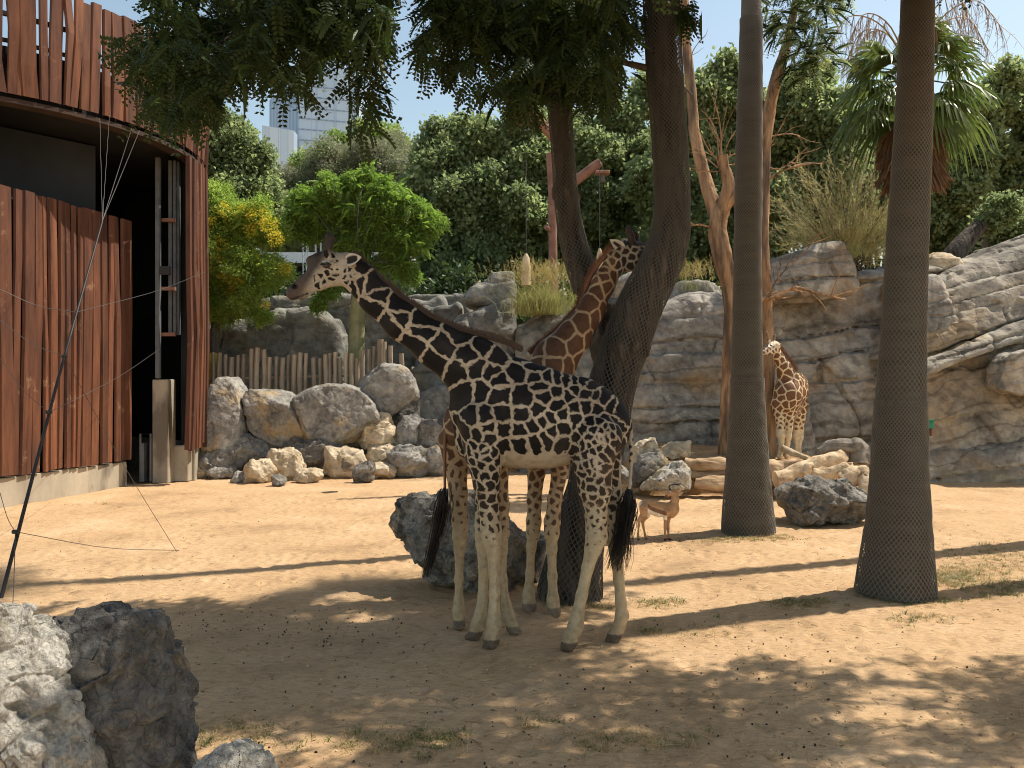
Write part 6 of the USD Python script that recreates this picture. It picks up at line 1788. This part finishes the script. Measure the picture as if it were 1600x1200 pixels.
def netted_palm(lab, stations, Y, height, seam_y, seed, crown=True, group=None):
    """stations: (photo y, left x, right x) of the trunk."""
    rng = np.random.default_rng(seed)
    st = sorted(stations, key=lambda s: -s[0])
    pts = [W((l + r) / 2, y, Y) for y, l, r in st]; rad = [(r - l) / 2 / FOC * Y for y, l, r in st]
    base = pts[0].copy(); base[2] = -.15
    t = thing('netted_palm', lab, 'palm', (base[0], base[1], 0), group)
    drift = (pts[-1] - pts[0])[0] / max(pts[-1][2] - pts[0][2], .1)
    top = pts[-1] + np.array([drift * (height - pts[-1][2]) * .5, 0, height - pts[-1][2]])
    P = [base] + pts + [top]; Rr = [rad[0] * 1.02] + rad + [rad[-1] * .85]
    zs = np.array([p[2] for p in P]); zz_ = np.concatenate([np.linspace(-.15, 8.5, 70), np.linspace(8.6, height, 14)])
    line = np.stack([np.interp(zz_, zs, [p[0] for p in P]), np.full(len(zz_), Y), zz_], 1)
    r = np.interp(zz_, zs, Rr)
    part('trunk', tube(line, r * (1 + .02 * np.sin(zz_ * 22)), 30, True, .035, seed), M['palm_bark'], t, smooth=True)
    zs_ = W(0, seam_y, Y)[2]
    lo = np.linspace(.02, zs_, 8); hi = np.linspace(zs_ - .08, 9.0, 12)
    f = lambda z: np.stack([np.interp(z, zs, [p[0] for p in P]), np.full(len(z), Y), z], 1)
    rr = lambda z: np.interp(z, zs, Rr)
    curves('net', net_lines(f(lo), rr(lo), .050, 150, .035), .011, M['pale_net'], t)
    curves('net', net_lines(f(hi), rr(hi), .046, 220, .02), .010, M['pale_net'], t)
    if crown:
        c = line[-1]
        for i in range(22):
            a = rng.uniform(0, 2 * np.pi); e = rng.uniform(-.5, .9)
            part('frond', frond(c, (math.cos(a), math.sin(a), e), rng, 1.0, 1.0, .7, 18), M['leaf_palm'], t)
    return t


netted_palm('tall palm trunk wrapped in dark netting right of the gazelle', [(832, 1131, 1208), (800, 1133, 1204), (735, 1138, 1198), (660, 1143, 1193), (610, 1145, 1190), (500, 1147, 1188), (412, 1149, 1187), (225, 1152, 1189), (100, 1157, 1189), (0, 1159, 1189)], 14.5, 20, 590, 1)
netted_palm('thickest netted palm trunk standing nearest at the right', [(934, 1342, 1455), (910, 1346, 1452), (860, 1355, 1449), (800, 1362, 1446), (762, 1366, 1443), (700, 1370, 1442), (640, 1373, 1441), (500, 1383, 1442), (360, 1391, 1446), (225, 1401, 1451), (100, 1408, 1454), (0, 1413, 1455)], 10.25, 19, 625, 2)
netted_palm('netted palm outside the right edge whose shadow band crosses behind the thick palm', [(836, 1740, 1810), (600, 1750, 1800), (200, 1755, 1795), (0, 1758, 1792)], 14.2, 20, 590, 3, group=None)
netted_palm('netted palm outside the right edge whose shadow band meets the foot of the thick palm', [(897, 1726, 1816), (600, 1742, 1800), (200, 1750, 1794), (0, 1752, 1790)], 11.3, 19, 600, 4, group=None)

rng = np.random.default_rng(23)
YF = 24.5
fan = thing('fan_palm', 'fan palm with a brown skirt of dead leaves behind the thick netted palm', 'palm', tuple(W(1422, 0, YF) * [1, 1, 0]))
cf = W(1423, 112, YF)
part('trunk', tube(spline([W(1420, 0, YF) * [1, 1, 0], W(1421, 400, YF), W(1423, 100, YF)], 20), np.linspace(.34, .26, 20), 14, True, .08, 3), M['far_bark'], fan, smooth=True)
for i in range(30):
    a = i * 2.399 + rng.normal() * .15
    e = .95 - i * .062 + rng.normal() * .08
    part('frond', frond(cf + [0, 0, -.015 * i], (math.cos(a), math.sin(a) * .9, e), rng, rng.uniform(1.05, 1.3), rng.uniform(1.05, 1.35), .75 + .02 * i, 28, 1.75), M['leaf_palm'], fan)
for i in range(48):
    a = rng.uniform(0, 2 * np.pi)
    part('dead_frond', frond(cf + [0, 0, -.5 - rng.uniform(0, 1.3)], (math.cos(a) * .56, math.sin(a) * .56, -1.25), rng, rng.uniform(.9, 1.2), rng.uniform(.8, 1.1), .3, 16, .55), M['leaf_dry'], fan)
for i in range(11):
    a = i * 1.1 + rng.normal() * .2
    o = np.array([math.cos(a), math.sin(a) * .8, 0])
    L = rng.uniform(1.8, 3.1)
    st_ = spline([cf, cf + o * L * .35 + [0, 0, 1.3], cf + o * L * .75 + [0, 0, 1.55], cf + o * L + [0, 0, .7]], 14)
    ms = [tube(st_, np.linspace(.028, .008, 14), 5, False)]
    for j in range(5, 14):
        for _ in range(4):
            p0 = st_[j]; d = o * rng.uniform(-.1, .25) + rng.normal(size=3) * .14 + [0, 0, -.55 - .5 * rng.random()]
            ms.append(tube(spline([p0, p0 + d * .5 + o * .06, p0 + d], 5), np.linspace(.010, .004, 5), 3, False))
            for _ in range(3):
                q = p0 + d * rng.uniform(.3, .95); e = rng.normal(size=3) * .09 + [0, 0, -.07]
                ms.append(tube(np.array([q, q + e]), [.007, .003], 3, False))
    part('flower_stalk', cat_mesh(ms), M['flower_stalk'], fan)

# ---------------------------------------------------------------- the netted forked tree in front
rng = np.random.default_rng(31)
tree = thing('forked_tree', 'big forked tree wrapped in netting, its dark crown hanging over the giraffes', 'tree', (.74, 10.15, 0))
RL = [(889, 955, 10.12, 52), (890, 930, 10.12, 47), (900, 860, 10.12, 38), (909, 815, 10.12, 35), (925, 760, 10.12, 33), (943, 670, 10.1, 33), (957, 600, 10.05, 32), (977, 540, 9.98, 32), (999, 480, 9.92, 31), (1026, 425, 9.87, 29), (1045, 375, 9.85, 26), (1050, 320, 9.85, 23), (1047, 230, 9.85, 22.5), (1039, 120, 9.85, 23.5), (1033, 0, 9.85, 23.5), (1026, -120, 9.8, 23), (1030, -260, 9.7, 20)]
LL = [(955, 570, 10.2, 30), (938, 500, 10.45, 25), (920, 450, 10.6, 21), (902, 400, 10.68, 18), (890, 350, 10.7, 16), (884, 300, 10.7, 15), (879, 230, 10.7, 14), (873, 150, 10.7, 15.5), (868, 80, 10.7, 15), (862, -20, 10.65, 14), (850, -120, 10.6, 12)]
roots = [[(893, 925, 10.1, 34), (862, 946, 10.0, 14), (846, 952, 9.95, 6)], [(900, 925, 10.1, 32), (930, 945, 10.0, 13), (946, 950, 9.95, 6)], [(890, 930, 10.05, 30), (884, 950, 9.8, 12)]]
lo, hi = bounds_of([RL, LL], .12)
F = Field(lo, hi, .028)
chain(F, RL, .08); chain(F, LL, .10)
for c in roots:
    chain(F, c, .07)
v, f = smooth_mesh(*F.mesh(), 2)
n = vnormals(v, f)
fur = meshkit.fbm(v * [11, 11, 2.0] + 3, 4, 5)
v = v + n * ((np.abs(fur - .5) * 2 - .28) * .11 + (meshkit.fbm(v * [3, 3, 1.2], 3, 8) - .5) * .07)[:, None]
part('trunk', (v, f), M['bark'], tree, smooth=True)
wr = lambda L_: (np.array([W(a, b, Y) for a, b, Y, r in L_]), [r * Y / FOC for a, b, Y, r in L_])
p_, r_ = wr(RL[1:15]); curves('net', net_lines(p_, r_, .052, 260, .035), .0095, M['net'], tree)
p_, r_ = wr(LL[2:11]); curves('net', net_lines(p_, r_, .048, 200, .03), .0095, M['net'], tree)

LEFT = [(205, 105), (208, 70), (235, 35), (232, -90), (628, -90), (612, 40), (592, 70), (580, 110), (592, 130), (585, 160), (572, 190), (560, 186), (552, 150), (546, 95), (520, 52), (498, 78), (486, 130), (460, 150), (436, 150), (405, 118), (380, 112), (355, 120), (325, 160), (290, 184), (255, 172), (235, 150), (215, 125)]
RIGHT_ = [(655, 70), (665, 30), (675, -90), (1015, -90), (1004, 50), (962, 85), (955, 135), (930, 165), (908, 170), (892, 130), (860, 120), (838, 160), (818, 178), (800, 155), (770, 145), (745, 145), (725, 118), (702, 112), (680, 95), (660, 85)]
SIDE = [(1062, 20), (1085, 10), (1090, 40), (1076, 62), (1064, 50)]
SHADE = [(140, 950), (330, 938), (700, 940), (850, 945), (940, 990), (900, 1030), (1060, 1045), (1190, 1030), (1290, 1090), (1310, 1140), (1230, 1190), (1250, 1330), (560, 1330), (540, 1110), (290, 1085), (140, 1085)]
P, D, cluster_c = [], [], []


def rosette(p0, m, spread=.06):
    """A twig end with leaves spreading all round it and drooping."""
    a = rng.uniform(0, 2 * np.pi) + np.arange(m) * 2.399
    e = rng.uniform(-.75, .45, m)
    P.append(p0 + rng.normal(size=(m, 3)) * spread)
    D.append(np.stack([np.cos(a) * np.cos(e), np.sin(a) * np.cos(e), np.sin(e)], 1) + rng.normal(size=(m, 3)) * .15)


for poly, y0, y1, k in ((LEFT, 6.9, 9.8, 300), (RIGHT_, 8.0, 11.4, 330), (SIDE, 9.6, 10.2, 5)):
    q = np.array(poly)
    c = 0
    while c < k:
        x, y = rng.uniform(q[:, 0].min(), q[:, 0].max()), rng.uniform(q[:, 1].min(), q[:, 1].max())
        if in_poly(poly, x, y):
            Yc = rng.uniform(y0, y1)
            if meshkit.noise(np.array([[x / 55., y / 45., Yc * .8]]), 3)[0] < .33:
                continue
            rosette(W(x, y, Yc), int(rng.integers(8, 14))); c += 1
targets = []
S_ = np.array(SHADE)
while len(targets) < 250:
    x, y = rng.uniform(S_[:, 0].min(), S_[:, 0].max()), rng.uniform(S_[:, 1].min(), S_[:, 1].max())
    if in_poly(SHADE, x, y):
        g = G(x, y)
        if rng.random() < min(1, (g[1] / 9.5) ** 2 * 2.0):
            targets.append(g)
for _ in range(75):
    targets.append(W(rng.uniform(700, 985), rng.uniform(560, 960), 8.3 + rng.normal() * .25))
for _ in range(40):
    u = rng.random(); targets.append(W(455 + u * 290, 420 + u * 150 + rng.normal() * 18, 8.3))
for _ in range(40):
    u = rng.random(); targets.append(W(900 + u * 130, 900 - u * 500, 10 + rng.normal() * .2))
for _ in range(40):
    targets.append(W(rng.uniform(70, 290), rng.uniform(965, 1180), 5.15))
for _ in range(10):
    targets.append(G(rng.uniform(1450, 1620), rng.uniform(1050, 1090)))
for _ in range(14):
    targets.append(G(rng.uniform(1500, 1640), rng.uniform(1110, 1210)))
lost = 0
for T_ in targets:
    for _ in range(25):
        z = rng.uniform(6.0, 10.0)
        p0 = T_ + TO_SUN * (z - T_[2]) / TO_SUN[2]
        x, y = CX + FOC * p0[0] / p0[1], CY - FOC * (p0[2] - EYE) / p0[1]
        if y < -55 or in_poly(LEFT, x, y) or in_poly(RIGHT_, x, y):
            for _q in range(4):
                pp = p0 + rng.normal(size=3) * [.32, .32, .18]
                yy = CY - FOC * (pp[2] - EYE) / pp[1]; xx = CX + FOC * pp[0] / pp[1]
                lit = pp - TO_SUN * (pp[2] - .9) / TO_SUN[2]
                if lit[0] < -2.5 and lit[1] < 5.5:
                    continue
                if yy < -50 or in_poly(LEFT, xx, yy) or in_poly(RIGHT_, xx, yy):
                    rosette(pp, int(rng.integers(7, 12)), .07)
            cluster_c.append(p0)
            break
    else:
        lost += 1
print('shade targets without a place', lost)
P = np.vstack(P)
cc = np.array(cluster_c)
D = np.vstack(D); D[:, 2] -= .34
D /= np.linalg.norm(D, axis=1, keepdims=True)
U = np.array([0, 0, 1.0]) + rng.normal(size=P.shape) * .5
Z_ = U - (U * D).sum(1, keepdims=True) * D; Z_ /= np.linalg.norm(Z_, axis=1, keepdims=True)
NEAR = [pinnate(.23, 7, .056, .034, .5, .3), pinnate(.18, 5, .054, .034, .3, .2), pinnate(.26, 8, .054, .033, .8, .35)]
scatter('crown', tree, NEAR, [M['leaf_near']] * 3, P, quat_from_axes(D, np.cross(Z_, D), Z_), rng.uniform(.75, 1.2, len(P)), rng.integers(0, 3, len(P)))
# limbs that carry the crown
from scipy.cluster.vq import kmeans2
hub1, hub2 = W(1030, -260, 9.7), W(850, -120, 10.6)
cent, _ = kmeans2(cc, 16, seed=3, minit='points')
extra = [W(560, 20, 8.6), W(420, 60, 8.2), W(300, 90, 8.0), W(760, 60, 9.8), W(720, 20, 9.2), W(950, 60, 10.2), W(480, 120, 8.3)]
ms = []
for c in list(cent) + extra:
    h = hub1 if np.linalg.norm(c - hub1) < np.linalg.norm(c - hub2) else hub2
    mid_ = h + (c - h) * .5 + rng.normal(size=3) * .15 + [0, 0, .55]
    p = spline([h - [0, 0, .15], mid_, c], 12)
    ms.append(tube(p, np.linspace(.085, .014, 12), 7, True, .15, 3))
    for _ in range(7):
        j = rng.integers(4, 12); s0 = p[j]; e = s0 + rng.normal(size=3) * [.5, .5, .2]
        ms.append(tube(spline([s0, (s0 + e) / 2 + rng.normal(size=3) * .05, e], 5), np.linspace(.014, .004, 5), 4, False))
part('branches', cat_mesh(ms), M['bark'], tree, smooth=50)
stub = tube(spline([W(1016, 108, 9.85), W(985, 100, 9.8), W(955, 96, 9.75)], 8), np.linspace(.045, .02, 8), 6, True, .15, 2)
part('branch', stub, M['bark'], tree)


# ---------------------------------------------------------------- small plants and things on the ground
def blades(base, n, h, spread, rng, w=.012, lean=.5, tipdrop=.3):
    v, f = [], []
    for _ in range(n):
        b = base + np.append(rng.normal(size=2) * spread, 0)
        d = rng.normal(size=2) * lean; L = h * rng.uniform(.55, 1.1)
        s = nrm(np.append(rng.normal(size=2), 0)) * w
        k = len(v)
        for u, q in ((0, 1), (.4, .9), (.75, .6), (1, .1)):
            c = b + np.array([d[0] * L * u * u, d[1] * L * u * u, L * u * (1 - tipdrop * u * u * np.hypot(*d))])
            v += [c - s * q, c + s * q]
        for j in range(3):
            e = k + 2 * j; f += [(e, e + 1, e + 3), (e, e + 3, e + 2)]
    return np.array(v), np.array(f)


rng = np.random.default_rng(41)


def plumes(base, n, h, spread, rng):
    """Feathery seed heads at the tops of grass blades."""
    ms = []
    for _ in range(n):
        b = base + np.append(rng.normal(size=2) * spread, h * rng.uniform(.6, 1.0)); d = np.array([rng.normal() * .35, rng.normal() * .35, 1.0])
        for k in range(12):
            c = b + d * k * .035; e = nrm(rng.normal(size=3) * .6 + d) * .12; s = nrm(np.cross(e, rng.normal(size=3))) * .006
            ms.append((np.array([c - s, c + s, c + e]), np.array([[0, 1, 2]])))
    return cat_mesh(ms)


for (x, y, Y, h, sp, nb, lab) in [(850, 492, 24.9, 1.25, .42, 900, 'feathery golden-green grass clump between the pale blocks and the forked trunk'), (1080, 456, 25.2, .55, .28, 260, 'small golden grass clump just right of the forked trunk'), (1335, 400, 25.0, .5, .3, 160, 'dry grass on the cliff top beside the flat-topped block')]:
    b = W(x, y, Y)
    t = thing('grass_clump', lab, 'grass', tuple(b))
    part('blades', blades(b, nb, h * .85, sp, rng, .008, .55), M['grass_feather'], t, kind='stuff')
    part('plumes', plumes(b, int(nb * .35), h, sp * 1.5, rng), M['grass_dry'], t, kind='stuff')
tv, tf = cat_mesh([blades(W(x, 640, 26.0) * [1, 1, 0] + [0, 0, 2.0], 14, rng.uniform(.5, 1.2), .18, rng, .008, .5) for x in np.arange(400, 640, 5)])
tag(part('dry_grass', (tv, tf), M['grass_dry'], None), 'dry grass growing behind the stake fence', 'grass', kind='stuff')

GT = [(1480, 900, 40, 10, 120), (1500, 892, 30, 8, 90), (1440, 940, 60, 8, 110), (1560, 925, 60, 10, 150), (1530, 860, 90, 20, 130), (1235, 946, 28, 6, 70), (1275, 944, 22, 5, 50), (1170, 842, 45, 5, 120), (1120, 845, 30, 4, 50), (1215, 840, 28, 5, 60), (1030, 942, 34, 6, 90), (1015, 985, 24, 4, 40), (1440, 970, 40, 8, 60), (1400, 935, 55, 5, 90), (880, 945, 30, 5, 40), (940, 948, 22, 4, 40), (620, 1160, 90, 16, 110), (680, 1150, 40, 10, 60), (980, 1160, 90, 14, 130), (370, 1150, 70, 20, 80), (840, 1130, 30, 8, 30), (1100, 985, 60, 12, 40), (130, 790, 50, 4, 12), (1488, 905, 34, 9, 240), (1555, 885, 70, 22, 220), (1570, 915, 50, 8, 160), (1260, 942, 34, 5, 90)]
clump = [blades(np.zeros(3), 11, .075, .03, rng, .0025, .9, .5), blades(np.zeros(3), 9, .05, .045, rng, .0025, 1.3, .6)]
pts = []
for x, y, sx, sy, n in GT:
    a = rng.normal(size=(n, 2))
    for u, w_ in a:
        g = G(x + u * sx * .6, min(1215, max(y + w_ * sy * .6, 700))); g[2] = float(ground_z(g[0], g[1])) - .004
        pts.append(g)
pts = np.array(pts); k = len(pts)
zq = frames(np.tile([0, 0, 1.0], (k, 1)), rng)
scatter('grass', None, clump * 2, [M['grass_green'], M['grass_green'], M['straw'], M['straw']], pts, zq, rng.uniform(.5, 1.25, k), rng.choice(4, k, p=[.22, .2, .3, .28]), 'thin tufts of grass and hay on the sand', 'stuff', 'grass')


def on_sand(n, rng, x=(-20, 1620), y=(770, 1230), bias=1.0):
    q = np.array([G(rng.uniform(*x), y[0] + (y[1] - y[0]) * rng.random() ** bias) for _ in range(n)])
    q[:, 2] = ground_z(q[:, 0], q[:, 1])
    return q


ico = trimesh.creation.icosphere(1, 1.0)
pel = ico.copy(); pel.apply_scale([1, .8, .7])
q1 = np.vstack([on_sand(110, rng, (280, 640), (950, 1010)), on_sand(120, rng, (380, 1300), (950, 1200)), on_sand(60, rng, (980, 1090), (825, 860)), on_sand(60, rng)])
q1[:, 2] += .006
scatter('dung_pellets', None, [(np.array(pel.vertices), np.array(pel.faces))], [M['dung']], q1, frames(rng.normal(size=(len(q1), 3)), rng), rng.uniform(.005, .0125, len(q1)), np.zeros(len(q1), int), 'small dark droppings scattered on the sand', 'stuff', 'droppings')
q2 = on_sand(2600, rng, bias=.8)
scatter('pebbles', None, [(np.array(pel.vertices), np.array(pel.faces))], [M['pebble']], q2, frames(rng.normal(size=(len(q2), 3)), rng), rng.uniform(.004, .018, len(q2)) * rng.uniform(.5, 1, len(q2)), np.zeros(len(q2), int), 'small clods and stones in the sand', 'stuff', 'pebbles')
lf = (np.array([[-.03, 0, .004], [0, .013, .010], [.03, 0, .003], [0, -.013, .008], [0, 0, .001]]), np.array([[0, 4, 1], [1, 4, 2], [2, 4, 3], [3, 4, 0]]))
q4 = np.vstack([on_sand(420, rng, (250, 1350), (940, 1220)), on_sand(260, rng)])
scatter('leaf_litter', None, [lf], [M['litter']], q4, frames(np.tile([0, 0, 1.0], (len(q4), 1)) + rng.normal(size=(len(q4), 3)) * .25, rng), rng.uniform(.3, .9, len(q4)), np.zeros(len(q4), int), 'small dry leaves fallen on the sand', 'stuff', 'leaves')
stick = tube(np.array([[-.07, 0, 0], [0, .006, .004], [.07, 0, 0]]), .0022, 3)
q3 = on_sand(1300, rng, bias=.9); q3[:, 2] += .005
scatter('straw', None, [stick], [M['straw']], q3, frames(np.tile([0, 0, 1.0], (len(q3), 1)) + rng.normal(size=(len(q3), 3)) * .08, rng), rng.uniform(.4, 1.3, len(q3)), np.zeros(len(q3), int), 'loose straw lying on the sand', 'stuff', 'straw')

# ---------------------------------------------------------------- stayed rod at the left
rodt = thing('stayed_rod', 'thin black rod with fine stay wires slanting up in front of the rusty gate', 'rod', tuple(G(-4, 934)))
A_, B_ = G(-6, 938), W(160, 345, 13.5)
part('rod', tube(np.array([A_ - [0, 0, .2], A_ + (B_ - A_) * .5, B_]), [.026, .022, .014], 8), M['rod'], rodt, smooth=True)
wires = []
for x, y, Y in ((156, 185, 18.2), (171, 180, 18.4), (206, 200, 19.0), (218, 204, 19.2)):
    e = W(x, y, Y); m = (B_ + e) / 2
    wires.append(spline([B_, m, e], 6))
for u, ends in ((.70, [(320, 425, 21.5), (0, 452, 12)]), (.57, [(276, 862, None), (0, 500, 12)]), (.42, [(0, 560, 11.5), (250, 545, 19)]), (.14, [(280, 860, None), (0, 770, 11), (20, 948, None)])):
    s = A_ + (B_ - A_) * u
    wires.append(np.array([s, s + [.05, -.02, .0]]))
    for x, y, Y in ends:
        wires.append(spline([s, (s + (G(x, y) if Y is None else W(x, y, Y))) / 2 - [0, 0, .08], G(x, y) if Y is None else W(x, y, Y)], 8))
part('stay_wires', cat_mesh([tube(w_, .0032, 4, False) for w_ in wires[:4]]), M['pale_wire'], rodt)
part('stay_wires', cat_mesh([tube(w_, .0045, 4, False) for w_ in wires[4:]]), M['wire'], rodt)
for u in (.42, .57, .14):
    s = A_ + (B_ - A_) * u
    part('clip', box(tuple(s), (.08, .05, .05), bevel=.01), M['rod'], rodt)
